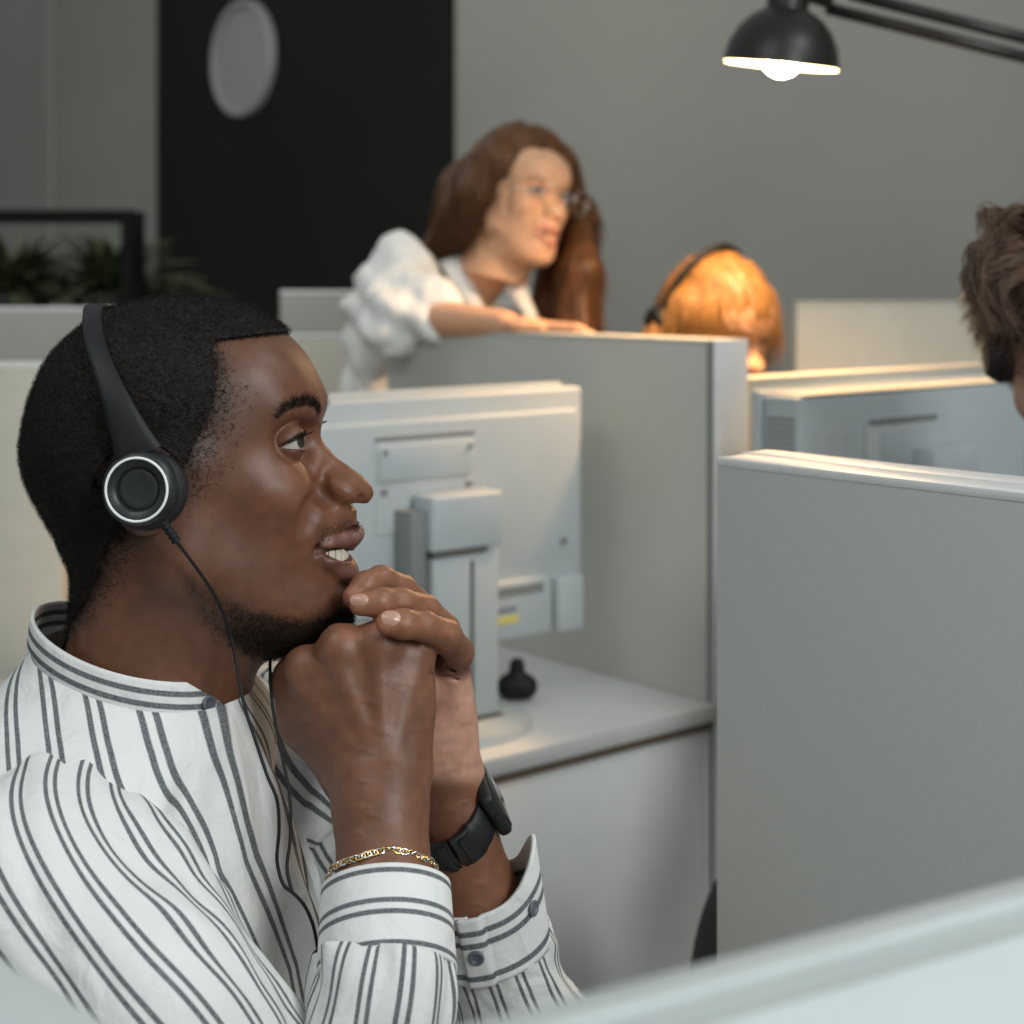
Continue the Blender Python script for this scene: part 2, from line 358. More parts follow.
def head_field(h=.0013, closed=False):
    EYE_C = EYE_POS-WARP['eye']
    f = Field((-.335,.93,1.02), (-.075,1.17,1.30), h)
    s = MID/F
    def q(px, py, off=0.0): return P(px, py, MID+off)
    def both(fn):
        for sg in (1, -1): fn(sg)
    def mir(p, sg): p = np.array(p, float); p[1] = MID+(p[1]-MID)*sg; return p
    # skull
    f.ell(q(150,420), (122*s,.0745,118*s), k=.02)
    f.ell(q(205,395), (112*s,.066,92*s), k=.03)
    f.ell(q(120,470), (88*s,.066,85*s), k=.03)
    # face mass
    f.ell(q(235,480), (88*s,.060,118*s), k=.03)
    f.ell(q(258,550), (76*s,.048,84*s), k=.03)
    f.ell(q(298,600), (44*s,.027,42*s), k=.025)                     # chin block
    f.ell(q(322,620), (26*s,.019,23*s), k=.015)
    f.ell(q(308,541), (38*s,.0245,37*s), k=.018)                    # muzzle
    both(lambda g: f.cap(mir(q(182,560,-.052),g), mir(q(296,618,-.020),g), .019, .013, k=.025))   # jaw
    both(lambda g: f.cap(mir(q(180,470,-.056),g), mir(q(182,560,-.052),g), .020, .020, k=.02))
    both(lambda g: f.ell(mir(q(268,488,-.040),g), (.021,.017,.014), k=.02))                        # cheekbone
    both(lambda g: f.ell(mir(q(290,508,-.034),g), (.014,.012,.013), k=.016))                        # smile cheek
    both(lambda g: f.cap(mir(q(280,408,-.040),g), mir(q(312,404,-.014),g), .0075, .0080, k=.014))   # brow
    f.ell(q(270,365), (50*s,.050,60*s), k=.03)                       # forehead
    # eye sockets
    both(lambda g: f.ell(mir(q(300,438,-.036),g), (.0150,.014,.0105), k=.012, sub=True))
    both(lambda g: f.ell(mir(q(318,444,-.018),g), (.009,.008,.012), k=.012, sub=True))
    # nose
    f.chain([q(311,434), q(328,458), q(350,480), q(358,488)], [.0062,.0070,.0085,.0095], k=.010)
    both(lambda g: f.ell(mir(q(341,490,-.0135),g), (.0108,.0080,.0090), k=.0085))
    both(lambda g: f.cap(mir(q(320,505,-.012),g), mir(q(320,470,-.009),g), .006, .006, k=.01))
    # ears (mostly under the headset)
    both(lambda g: f.ell(mir(q(140,487,-.077),g), (.0185,.0065,.028), k=.006))
    both(lambda g: f.ell(mir(q(146,512,-.077),g), (.012,.006,.014), k=.005))
    def sp(px, py, d=0.0):
        """a point on the near side of the face under a pixel, sunk by d"""
        y = f.surf(px, py, MID-.10, MID)+d; return P(px, py, min(y, MID))
    def arc(pts, rs, k, sub=False):
        pp = [np.array(p, float) for p in pts]
        full = [mir(p, 1) for p in pp]+[mir(p, -1) for p in reversed(pp[:-1])]
        f.chain(full, list(rs)+list(reversed(rs[:-1])), k, sub)
    # folds: wing of the nose, smile line, nostril
    w = [sp(330,474), sp(323,485), sp(322,495), sp(327,504)]
    both(lambda g: f.chain([mir(p, g) for p in w], [.0006,.0010,.0013,.0010], k=.005, sub=True))
    w2 = [sp(320,494), sp(313,508), sp(307,520), sp(305,526)]
    both(lambda g: f.chain([mir(p, g) for p in w2], [.0006,.0010,.0010,.0004], k=.014, sub=True))
    nn_ = sp(353,500,.002)
    both(lambda g: f.cap(mir(nn_+np.array([-.005,0,-.0015]), g), mir(nn_+np.array([.004,.002,.0005]), g), .0026, .0026, k=.002, sub=True))
    ym = [f.surf(x_, z_, MID-.1, MID) for x_, z_ in ((318,550),(328,548),(340,546))]
    c0, c1, c2 = P(317,550,ym[0]+.002), P(328,543.5,ym[1]+.001), P(341,542,max(ym[2]+.003, MID-.021))
    if not closed:   # hollow of the open mouth
        f.ell(q(330,556), (.0185,.0225,.0052), k=.004, sub=True)
    arc([c0, c1+np.array([0,0,-.0005]), c2, q(352,539,-.006), q(354,539,0)], [.0016,.0032,.0050,.0056,.0056], .0045)
    l1, l2 = P(328,562,ym[1]+.002), P(340,571,max(ym[2]+.004, MID-.019))
    arc([c0+np.array([0,0,-.001]), l1, l2, q(348,573,-.006), q(350,573,0)], [.0014,.0030,.0050,.0058,.0060], .0045)
    g0 = c0+np.array([.002,-.002,0]); g1 = P(328,552.5,ym[1]+.000); g2 = P(341,554.5,ym[2]+.001); g3 = q(358,555.5,-.010)
    if not closed: arc([g0, g1, g2, g3, q(362,556,0)], [.0010,.0036,.0046,.0046,.0044], .0012, True)
    else: arc([g0, P(330,550,ym[1]-.002), P(342,551,ym[2]), q(357,553,-.006), q(360,553,0)], [.0004,.0005,.0006,.0006,.0006], .003, True)
    both(lambda g: f.ell(mir(c0+np.array([-.0015,-.002,0]), g), (.0016,.0016,.0022), k=.005, sub=True))
    f.ell(q(352,592), (.009,.016,.0035), k=.008, sub=True)                # crease above chin
    # eyelids over the eyeball, opened by a wedge
    both(lambda g: f.ell(mir(EYE_C,g), EYE_R+.0019, k=.003))
    def slit(g):
        c = mir(EYE_C, g)
        sl, gg = f._reg(c-.020, c+.022)
        x, y, z = gg[0]-c[0], (gg[1]-c[1])*g, gg[2]-c[2]
        up = np.maximum((z+.0031)-(x+.0026)*.56, z-.0048); lo = np.maximum(-(z+.0036)-(x+.0026)*.09, -(z+.0052))
        r = np.sqrt(x*x+y*y+z*z)
        d = np.maximum(np.maximum(up, lo), np.maximum(r-.0185, .0050-r))
        d = np.maximum(d, (y-.004)); d = np.maximum(d, -(x+.0028))
        f._op(sl, d.astype(np.float32), .0010, True)
    both(slit)
    f.cap(q(142,560), q(140,760), .052, .057, k=.03)
    f.cap(q(180,590), q(172,760), .044, .050, k=.03)
    f.ell(q(232,612), (50*s,.040,32*s), k=.03)
    v, fc = f.mesh()
    v = smooth_mesh(v, fc, 2, .5)
    v_in = v.copy()
    # pull the outline of skull and forehead onto the measured one, radially
    CX_, CY_ = 175., 450.
    ker = np.exp(-.5*(np.arange(-6, 7)/1.6)**2); ker /= ker.sum()
    px = 512+v[:, 0]*F/MID; py = HZ+(H-v[:, 2])*F/MID
    tgt = [(77,600),(79,588),(80,578),(66,536),(54,512),(42,489),(32,465),(30,446),(34,418),(44,383),(57,356),(71,341),(83,332),(93,323),(105,314),(137,304.5),(176,300.5),(219,302.5),(254,312.5),(277,328),(290,339),(309,360),(317,375),(322,388),(325,400),(324,415)]
    ta = np.unwrap([math.atan2(CY_-y_, CX_-x_) for x_, y_ in tgt]); tr_ = np.array([math.hypot(CY_-y_, CX_-x_) for x_, y_ in tgt])
    an = np.arctan2(CY_-py, CX_-px); lo_, hi_ = ta.min(), ta.max(); an = np.where(an < lo_-.6, an+2*np.pi, an)
    rr = np.hypot(CY_-py, CX_-px); bins = np.linspace(lo_, hi_, 300); rm = np.zeros(300); o = np.argsort(an); ans = an[o]; rs = rr[o]
    for i, c_ in enumerate(bins):
        a, b = np.searchsorted(ans, [c_-.012, c_+.012]); rm[i] = rs[a:b].max() if b > a else 100
    oo = np.argsort(ta); rt = np.interp(bins, ta[oo], tr_[oo]); ratio = rt/rm; k2 = np.hanning(19); k2 /= k2.sum(); ratio = np.convolve(np.pad(ratio, 9, mode='edge'), k2, 'valid')
    ed_ = sm(lo_-.02, lo_+.12, an)*(1-sm(hi_-.10, hi_+.02, an)) if False else ((an > lo_-.3) & (an < hi_+.3))*(1-sm(lo_*0+hi_, hi_+.25, an))*sm(lo_-.25, lo_, an)
    rmv = np.interp(an, bins, rm); wv = sm(.35, 1.0, rr/rmv)*ed_*(.35+.65*np.exp(-((v[:, 1]-MID)/.055)**2))
    sc = 1+(np.interp(an, bins, ratio)-1)*wv
    v[:, 0] = (CX_+(px-CX_)*sc-512)*MID/F; v[:, 2] = H-(CY_+(py-CY_)*sc-HZ)*MID/F
    # then the face profile row by row
    px = 512+v[:, 0]*F/MID; py = HZ+(H-v[:, 2])*F/MID
    rows = np.arange(380, 650); fr = np.zeros(len(rows)); o = np.argsort(py); pys = py[o]; pxs = px[o]
    for i, r in enumerate(rows):
        a, b = np.searchsorted(pys, [r-1.5, r+1.5]); w = pxs[a:b]; fr[i] = w.max() if len(w) else np.nan
    df = np.nan_to_num(np.interp(rows, FRONT[:, 0], FRONT[:, 1])-fr); df = np.convolve(np.clip(df, -22, 22), ker, 'same')
    off = v[:, 1]-MID; kb = np.exp(-.5*(np.arange(-40, 41)/14.)**2); kb /= kb.sum(); dlo = np.convolve(np.pad(df, 40, mode='edge'), kb, 'valid'); dhi = df-dlo
    fpx = np.interp(py, FRONT[:, 0], FRONT[:, 1])
    d1 = np.interp(py, rows, dlo)*sm(225, 300, px)*(.25+.75*np.exp(-(off/.030)**2))+np.interp(py, rows, dhi)*sm(-34, -8, px-fpx)*np.exp(-(off/.020)**2)
    v[:, 0] += d1*(1-sm(640, 660, py))*sm(395, 425, py)*MID/F
    for key, ctr in (('eye', EYE_POS), ('mouth', P(334, 553, MID-.022))):
        near_ = np.linalg.norm((v_in-ctr), axis=1) < .016
        WARP[key] = (v[near_]-v_in[near_]).mean(0)
    return v, fc
EYE_C = EYE_POS = P(285.5, 442, MID-.040)+np.array([0, .0065, 0])
EYE_R = .0115
def stroke(px, py, pts, w):
    """soft mask of a polyline in the face chart"""
    m = np.full(len(px), 1e9)
    for (x0, y0, w0), (x1, y1, w1) in zip(pts[:-1], pts[1:]):
        d = np.array([x1-x0, y1-y0], float); t = np.clip(((px-x0)*d[0]+(py-y0)*d[1])/(d@d), 0, 1)
        m = np.minimum(m, np.hypot(px-x0-t*d[0], py-y0-t*d[1])/(w0+(w1-w0)*t))
    return 1-sm(.55, 1.15, m)
def scalp_mask(px, py):
    """1 inside the hair, fading through the cropped edge"""
    line = np.array([(150,760),(640,95),(600,112),(560,120),(520,125),(500,178),(470,186),(440,196),(415,206),(390,214),(365,214),(345,212),(333,220),(331,240),(334,262),(339,280),(342,300),(343,420)], float)
    ys = np.array([300,331,340,345,365,390,415,440,470,500,520,545,575,600,620,640,660])
    xs = np.array([300,292,222,214,216,220,213,201,188,168,142,112,102,90,76,58,40])
    edge = np.interp(py, ys, xs)
    edge = np.where(py < 342, np.interp(py, [300,326,332,342], [330,330,296,216]), edge)
    wid = np.interp(py, [300,340,360,420,500,560,640], [4,7,24,48,52,38,26])+6*vnoise(np.stack([px*.02,py*.02,0*px],-1),9,3)
    wid = np.maximum(wid, 4)
    return 1-sm(-.6, 1.0, (px-edge)/wid)
def beard_mask(px, py):
    b = stroke(px, py, [(190,585,10),(215,612,20),(250,632,24),(300,640,24),(335,632,16),(343,615,9)], 1)
    c = stroke(px, py, [(345,622,10),(338,640,14),(300,655,20)], 1)
    return np.maximum(b, c)
def head_colors(v, base, lips, brow, dark=True):
    px, py = proj(v); n = len(v); c = np.tile(np.array(base), (n, 1))
    def mix(c, col, m): return c*(1-m[:, None])+np.array(col)*m[:, None]
    m = vnoise(v, 30, 3); c = c*(1+.10*m[:, None])
    warm = np.exp(-(((px-320)/70)**2+((py-470)/70)**2)); c = c*(1+warm[:, None]*np.array([.30,.16,.05]))
    up = stroke(px, py, [(317,550,1.5),(328,545,4.5),(342,540,8),(356,538,10),(366,537,10)], 1)
    lo = stroke(px, py, [(318,552,1.5),(330,563,4.5),(344,571,7.5),(354,573,9),(362,574,9)], 1)
    c = mix(c, lips, np.maximum(up, lo)*.9)
    inside = (np.abs(v[:, 1]-MID) < .0225)*sm(318, 324, px)*(1-sm(345, 352, px))*(np.abs(py-555) < 6)
    c = mix(c, (.05,.015,.012), inside*.8)
    if dark:
        ey = stroke(px, py, [(277,417,2.0),(284,409,3.8),(296,403,5.6),(308,401,6.0),(317,405,4.6),(319,412,2.6)], 1)
        c = mix(c, brow, ey*.93*(1-.35*sm(-.2, .6, vnoise(v, 260, 5))))
        lash = stroke(px, py, [(279,446,.9),(287,442,1.6),(295,437,2.2),(304,432.5,2.8)], 1); c = mix(c, (.012,.008,.006), lash*.95)
        lash = stroke(px, py, [(284,449,.7),(295,450.5,1.1),(304,451,1.5)], 1); c = mix(c, (.03,.015,.01), lash*.8)
        bm_ = beard_mask(px, py)*(.35+.65*sm(190, 255, px)); g = sm(-.5, .4, vnoise(v, 900, 9)); c = mix(c, (.014,.011,.010), bm_*(.45+.4*g))
        mo = stroke(px, py, [(318,545,5),(326,530,6),(345,524,7),(358,526,6)], 1); c = mix(c, (.03,.018,.014), mo*.30*g)
        hm = scalp_mask(px, py); c = mix(c, (.016,.013,.012), hm*(.80+.2*g))
        st = sm(-.1, .5, vnoise(v, 950, 21))*np.clip(scalp_mask(px-14, py)-hm, 0, 1); c = mix(c, (.02,.015,.012), st*.7)
    else:
        ey = stroke(px, py, [(280,412,2.5),(292,405,4.0),(306,404,4.5),(316,410,3.0)], 1); c = mix(c, brow, ey*.8)
        lash = stroke(px, py, [(280,445,1.5),(290,439,2.5),(304,432,3)], 1); c = mix(c, (.06,.03,.02), lash*.8)
    return c
def eye_mesh(name, c, sg, parent, T=None, gaze=(1,0,.05), white=(.46,.42,.38)):
    """eyeball with iris and pupil painted by angle"""
    nu, nv = 32, 24; th = np.linspace(0, 2*np.pi, nu, endpoint=False); ph = np.linspace(0.001, np.pi-.001, nv)
    g = np.array(gaze, float); g /= np.linalg.norm(g); Mb = basis(c, g)
    prof = np.stack([np.sin(ph)*EYE_R, np.cos(ph)*EYE_R], -1)
    v = np.stack([prof[:, 0:1]*np.cos(th), prof[:, 0:1]*np.sin(th), np.repeat(prof[:, 1:2], nu, 1)], -1).reshape(-1, 3)
    a = np.repeat(ph, nu); col = np.where((a < .16)[:, None], (.004,.004,.004), np.where((a < .50)[:, None], (.030,.016,.010), white))
    v = v @ Mb[:3, :3].T+Mb[:3, 3]
    if T is not None: v = v @ T[:3, :3].T+T[:3, 3]
    return mesh_np(name, v, grid_faces(nv, nu)[:, ::-1], MT['eye'], parent, attrs={'Col': ('FLOAT_COLOR', col)})
def strands(v, f, dens, n, length, rad, curl=.6, lift=.6, seed=1, vel=None, segs=3):
    """short real hairs standing on a surface; returns verts, faces"""
    r = np.random.default_rng(seed); nor = vnormals(v, f)
    tri = v[f[:, :3]]; ar = np.linalg.norm(np.cross(v[f[:, 2]]-v[f[:, 0]], v[f[:, 3]]-v[f[:, 1]]), axis=1)*.5
    w = ar*dens[f].mean(axis=1); w /= w.sum(); i = r.choice(len(f), n, p=w); b = r.dirichlet((1, 1, 1, 1), n)
    p = (v[f[i]]*b[:, :, None]).sum(1); nn = (nor[f[i]]*b[:, :, None]).sum(1)
    d = nn*lift+r.normal(size=(n, 3))*curl*.5
    if vel is not None: d += np.array(vel)
    d /= np.linalg.norm(d, axis=1)[:, None]; L = length*r.uniform(.6, 1.15, n)
    side = np.cross(d, r.normal(size=(n, 3))); side /= np.linalg.norm(side, axis=1)[:, None]; up = np.cross(d, side)
    V_, Fc = [], []
    for k in range(segs):
        t = k/(segs-1); c = p+d*(L*t)[:, None]+side*(L*curl*.5*math.sin(t*2.6))[:, None]-nn*.0004*(1-t)
        rr = rad*(1-.75*t)
        for a in range(3):
            an = a*2.0944; V_.append(c+(side*math.cos(an)+up*math.sin(an))*rr)
    V_ = np.stack(V_, 1).reshape(-1, 3); base = (np.arange(n)*3*segs)[:, None]
    for k in range(segs-1):
        for a in range(3):
            b2 = (a+1) % 3; Fc.append(base+np.array([[k*3+a, k*3+b2, (k+1)*3+b2, (k+1)*3+a]]))
    return V_, np.vstack(Fc)
# ---------------------------------------------------------------- the man in the striped shirt
SKIN = (.118,.049,.0265)
def build_man():
    root = empty('person', (-.20, 1.02, 0), 0, 'man in white shirt with dark paired stripes, profile view, resting chin on clasped hands', 'person')
    head_field(.0026); v, f = head_field(.0010); print('warp', WARP); dm = WARP['mouth']
    col = head_colors(v, SKIN, (.145,.062,.048), (.012,.009,.008))
    headv, headf = v, f
    # arms and hands, one field
    h = Field((-.185,.90,.73), (.075,1.17,1.135), .0016)
    q = P
    # --- right forearm and hand (near)
    h.chain([q(350,1180,.870), q(385,968,.914), q(386,905,.938), q(380,800,.972)], [.026,.0275,.0285,.0272], k=.01)
    Wr = q(378,778,.985)
    h.cap(q(380,800,.972), Wr, .0262, .0245, k=.012)
    K = [q(306,668,1.000), q(341,647,.992), q(381,643,.992), q(413,655,1.000)]
    for i, (kx, a) in enumerate(zip(K, [q(352,765,.99), q(368,765,.985), q(388,765,.985), q(402,765,.99)])):
        h.cap(a, kx, .0175, .0128, k=.014)
        m1 = kx+np.array([0,.034,-.004]); m2 = m1+np.array([0,-.004,-.026]); m3 = m2+np.array([0,-.018,-.012])
        h.chain([kx, m1, m2, m3], [.0125,.0098,.0092,.0082], k=.006)
    h.ell(q(366,705,.997), (.038,.016,.036), k=.015)
    h.chain([q(352,768,1.0), q(310,715,1.012), q(296,680,1.022), q(318,650,1.035)], [.020,.0185,.0125,.0095], k=.012)   # thumb side
    for kx in K[1:3]: h.ell(kx+np.array([0,-.006,0]), (.008,.008,.009), k=.01)
    for i in range(4):   # extensor tendons
        h.cap(q(372+6*i,760,.968), K[i]+np.array([0,-.0125,-.010]), .0022, .0026, k=.007)
    # --- left forearm and hand (far)
    h.chain([q(520,1060,1.10), q(478,920,1.073), q(472,895,1.070), q(455,815,1.060)], [.026,.028,.0285,.0245], k=.01)
    Wl = q(450,790,1.058)
    h.cap(q(455,815,1.060), Wl, .0240, .0235, k=.01)
    L = [q(452,672,1.040), q(440,650,1.055), q(420,640,1.065), q(395,640,1.07)]
    for a, b in zip([q(455,765,1.052), q(445,765,1.058), q(432,765,1.064), q(420,765,1.068)], L): h.cap(a, b, .0165, .0120, k=.012)
    h.ell(q(450,725,1.048), (.0135,.012,.030), k=.010)
    h.ell(q(432,745,1.04), (.016,.012,.022), k=.010)
    Fs = [  # little, ring, middle finger and index wrapping over the right hand
        ([L[0], q(458,652,1.022), q(446,636,1.000), q(424,626,.985), q(403,624,.975), q(388,623,.972)], [.0105,.0098,.0098,.0088,.0088,.0076]),
        ([L[1], q(444,630,1.040), q(424,610,1.022), q(400,603,1.004), q(380,602,.994), q(361,604,.990)], [.0110,.0102,.0098,.0092,.0088,.0074]),
        ([L[2], q(425,612,1.060), q(402,590,1.045), q(381,580,1.030), q(366,585,1.018), q(354,597,1.012)], [.0110,.0102,.0095,.0090,.0085,.0072]),
        ([L[3], q(405,612,1.080), q(385,596,1.085), q(364,592,1.08), q(352,600,1.07)], [.0110,.0102,.0095,.0090,.0075])]
    for pts, rs in Fs: h.chain(pts, rs, k=.0032)
    h.chain([q(425,770,1.07), q(380,720,1.075), q(350,670,1.085)], [.016,.012,.009], k=.01)     # left thumb, behind
    h.chain([q(441,667,.999+.02), q(452,669,1.022), q(461,668,1.035)], [.0012,.0016,.0012], k=.002, sub=True)  # palm creases
    h.chain([q(437,678,1.022), q(450,680,1.024), q(462,676,1.034)], [.0010,.0014,.0010], k=.002, sub=True)
    v2, f2 = h.mesh(); v2 = smooth_mesh(v2, f2, 1, .4)
    n2 = vnormals(v2, f2)
    wr = sm(.3, 1.0, vnoise(v2*np.array([1, 1, 3.0]), 55, 4))
    v2 = v2+n2*(.0004*wr)[:, None]
    px, py = 512+v2[:, 0]*F/v2[:, 1], HZ+(H-v2[:, 2])*F/v2[:, 1]
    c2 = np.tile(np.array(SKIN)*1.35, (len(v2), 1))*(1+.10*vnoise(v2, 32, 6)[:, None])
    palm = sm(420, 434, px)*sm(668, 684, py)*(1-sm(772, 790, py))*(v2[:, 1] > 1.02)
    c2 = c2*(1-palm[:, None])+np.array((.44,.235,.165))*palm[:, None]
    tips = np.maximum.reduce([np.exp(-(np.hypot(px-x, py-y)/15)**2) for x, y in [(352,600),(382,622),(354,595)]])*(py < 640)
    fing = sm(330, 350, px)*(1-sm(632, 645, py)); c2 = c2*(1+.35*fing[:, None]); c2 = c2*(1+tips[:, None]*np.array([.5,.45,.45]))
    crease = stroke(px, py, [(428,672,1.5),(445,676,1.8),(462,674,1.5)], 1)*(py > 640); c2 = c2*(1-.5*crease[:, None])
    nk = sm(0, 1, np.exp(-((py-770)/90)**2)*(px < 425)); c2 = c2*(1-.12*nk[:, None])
    # unseen trunk inside the shirt, coarse
    t = Field((-.42,.78,.50), (.06,1.32,1.10), .008)
    t.ell((-.225,1.055,.86), (.060,.10,.15), k=.02); t.ell((-.19,1.04,.66), (.07,.12,.15), k=.02)
    t.cap((-.232,1.05,.95), (-.232,1.05,1.05), .05, .045, k=.03)
    t.cap((-.27,.95,.955), (-.19,1.14,.955), .030, .030, k=.02)
    t.chain([(-.27,.95,.955), (-.24,.915,.91), q(338,1245,.860), q(350,1180,.870)], [.030,.032,.026,.026], k=.01)
    t.chain([(-.19,1.14,.955), (-.14,1.17,.93), q(540,1085,1.12), q(520,1060,1.10)], [.03,.034,.028,.026], k=.01)
    v3, f3 = t.mesh(); c3 = np.tile(np.array(SKIN), (len(v3), 1))
    vv = np.vstack([v, v2, v3]); ff = np.vstack([f, f2+len(v), f3+len(v)+len(v2)])
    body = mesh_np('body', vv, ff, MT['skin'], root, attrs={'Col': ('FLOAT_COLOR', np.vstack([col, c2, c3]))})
    for sg in (1, -1):
        c = EYE_C.copy(); c[1] = MID+(c[1]-MID)*sg; eye_mesh('eye', c, sg, root, gaze=(1, -.42, .10))
    # teeth: an upper arc of eight
    bm = bmesh.new(); cx = P(318,553,MID)
    for i in range(12):
        a = math.radians(-84+168*i/11); x = cx[0]-.0012+.0182*math.cos(a); y = MID+.0228*math.sin(a)
        M = Matrix.Translation((x+dm[0], y, cx[2]+dm[2]-.0003)) @ Matrix.Rotation(a, 4, 'Z')
        add_box(bm, (-.0018,-.0024,-.0034+.0010*(i in (0,1,10,11))), (.0018,.0024,.0050), .0010, 3, M)
    bm_obj('upper_teeth', bm, MT['teeth'], root, smooth=True, world=True)
    # finger nails
    def nail(c, d, up, w, l):
        Mb = basis(c, up, d); th = np.linspace(0, 2*np.pi, 20, endpoint=False)
        rr = np.linspace(1, .001, 6); V_ = []
        for r_ in rr:
            V_.append(np.stack([np.sign(np.cos(th))*np.abs(np.cos(th))**.8*l*r_, np.sin(th)*w*r_, .0013*(1-r_**2)-(np.sin(th)*r_)**2*.0012], -1))
        V_ = np.concatenate(V_) @ Mb[:3, :3].T+Mb[:3, 3]
        o = mesh_np('fingernail', V_, grid_faces(6, 20), MT['nail'], root); o['label'] = 'pale pink fingernail'
    nail(P(391,617.5,.9665), (-1,0,0), (.1,-.85,.55), .0048, .0058)
    nail(P(359,599.5,.9838), (-1,0,.05), (-.1,-.90,.45), .0040, .0058)
    # cropped hair: shell over the scalp plus real short hairs
    px, py = proj(headv); hm = scalp_mask(px, py); ear = (np.abs(headv[:, 1]-MID) > .0735)*(np.hypot(px-142, py-492) < 48)
    hm = hm*(1-ear)*(1-sm(640, 655, py))
    nor = vnormals(headv, headf)
    shell = headv+nor*((np.clip(hm-.6,0,1)*2)*.0026+.0003*vnoise(headv, 330, 8)*hm)[:, None]
    keep = (hm[headf].min(axis=1) > .75)
    fs = headf[keep]; used = np.unique(fs); re = np.full(len(headv), -1); re[used] = np.arange(len(used))
    sv, sf = shell[used], re[fs]
    d = hm*(.45+.55*sm(.3, .95, hm)); a1, b1 = strands(headv, headf, d, 90000, .0046, .00015, curl=1.5, lift=1.0, seed=2)
    hv = np.vstack([sv, a1]); mesh_np('hair', hv, [sf, b1+len(sv)], MT['hair_black'], root)
    bd = beard_mask(px, py)*(.15+.85*sm(195, 260, px))*(py > 560)*(.15+.85*sm(300, 330, px)+.5*sm(600, 640, py)); a2, b2 = strands(headv, headf, bd+1e-9, 16000, .0040, .00013, curl=1.4, lift=.8, seed=3, vel=(0.1,0,-.3))
    mo = stroke(px, py, [(320,543,4),(328,531,5),(345,526,6),(358,527,5)], 1)*.5; a3, b3 = strands(headv, headf, mo+1e-9, 1200, .0020, .00010, curl=1, lift=.4, seed=4, vel=(0.1,0,-.5))
    mesh_np('beard', np.vstack([a2, a3]), [b2, b3+len(a2)], MT['hair_black'], root)
    br = stroke(px, py, [(278,417,1.5),(284,409,3.5),(296,403,5),(308,401,5.2),(316,405,4),(318,413,2)], 1); a4, b4 = strands(headv, headf, br+1e-9, 2600, .0050, .00012, curl=.5, lift=.35, seed=5, vel=(-.5,0,.25))
    mesh_np('eyebrows', a4, [b4], MT['hair_black'], root)
    la = []
    for sg in (1, -1):
        for k in range(26):
            u = k/25; ang = math.radians(-12-66*u); r0 = .0130
            p0 = EYE_C.copy(); dirv = np.array([math.cos(ang), math.sin(ang), 0]); zz = .56*(dirv[0]*r0+.0026)-.0031
            zz = min(zz, .0050); rr = math.sqrt(max(r0*r0-zz*zz, 1e-6)); p = p0+np.array([dirv[0]*rr, dirv[1]*rr, zz])
            pts = [p, p+dirv*.003+np.array([0,0,-.0002]), p+dirv*.0058+np.array([0,0,.0014])]
            pts = [np.array([x[0], MID+(x[1]-MID)*sg, x[2]]) for x in pts]; la.append(tube(pts, [.0002,.00016,.00006], 4, False))
    for half_ in (la[:26], la[26:]):
        vs = []; fs = []; n = 0
        for a, b in half_: vs.append(a); fs.append(b[0]+n); n += len(a)
        mesh_np('eyelashes', np.vstack(vs), [np.vstack(fs)], MT['hair_black'], root)
    build_shirt(root)
    # trousers and shoes, below the frame
    tr = Field((-.36,.72,.02), (.36,1.34,.66), .009)
    tr.ell((-.19,1.04,.56), (.13,.17,.10), k=.03)
    for s_, ys in ((1, .93), (-1, 1.15)):
        tr.chain([(-.16,ys,.545), (.17,ys-.02*s_,.53), (.19,ys-.02*s_,.12)], [.085,.068,.055], k=.02)
    a, b = tr.mesh(); mesh_np('trousers', a, b, MT['trousers'], root)
    for ys in (.91, 1.17):
        s2 = Field((.05,ys-.09,-.01), (.40,ys+.09,.16), .006); s2.chain([(.17,ys,.05), (.28,ys,.036)], [.045,.034], k=.02); s2.cap((.18,ys,.06), (.19,ys,.11), .042, .042, k=.02)
        a, b = s2.mesh(); a[:, 2] = np.maximum(a[:, 2], .001); mesh_np('shoe', a, b, MT['shoe'], root)
    return root
def loft(path, rad, nu, nv, name, parent, m='shirt', sscale=.055, wr=None, ell=1.0, s0=0.0, planar=0, ss2=None, ref=(0,-1,0), around=False, thick=0):
    """swept cloth tube; stripes run along it (or around it)"""
    pr = catmull(np.column_stack([path, rad]), nv); p = pr[:, :3]; r = pr[:, 3]
    T, N, B = frames(p, ref); th = np.linspace(0, 2*np.pi, nu+1)
    L = np.r_[0, np.cumsum(np.linalg.norm(np.diff(p, axis=0), axis=1))]
    TH, LL = np.meshgrid(th, L); R_ = np.repeat(r[:, None], nu+1, 1)
    if wr is not None: R_ = R_+wr(TH, LL, L[-1])
    v = p[:, None, :]+R_[..., None]*(np.cos(TH)[..., None]*N[:, None, :]+ell*np.sin(TH)[..., None]*B[:, None, :])
    st = np.stack([s0+(LL if around else TH*(sscale+(ss2-sscale)*sm(.31, .39, LL) if ss2 else sscale)), LL, 0*LL], -1)
    if planar: k_ = LL < planar; st[..., 0] = np.where(k_, (.86*v[..., 0]+.50*v[..., 2])*1.0, st[..., 0])
    f = grid_faces(nv, nu+1, False)
    o = mesh_np(name, v.reshape(-1, 3), f, MT[m], parent, attrs={'st': ('FLOAT_VECTOR', st.reshape(-1, 3))})
    if thick:
        md = o.modifiers.new('thickness', 'SOLIDIFY'); md.thickness = thick; md.offset = 0
    return o
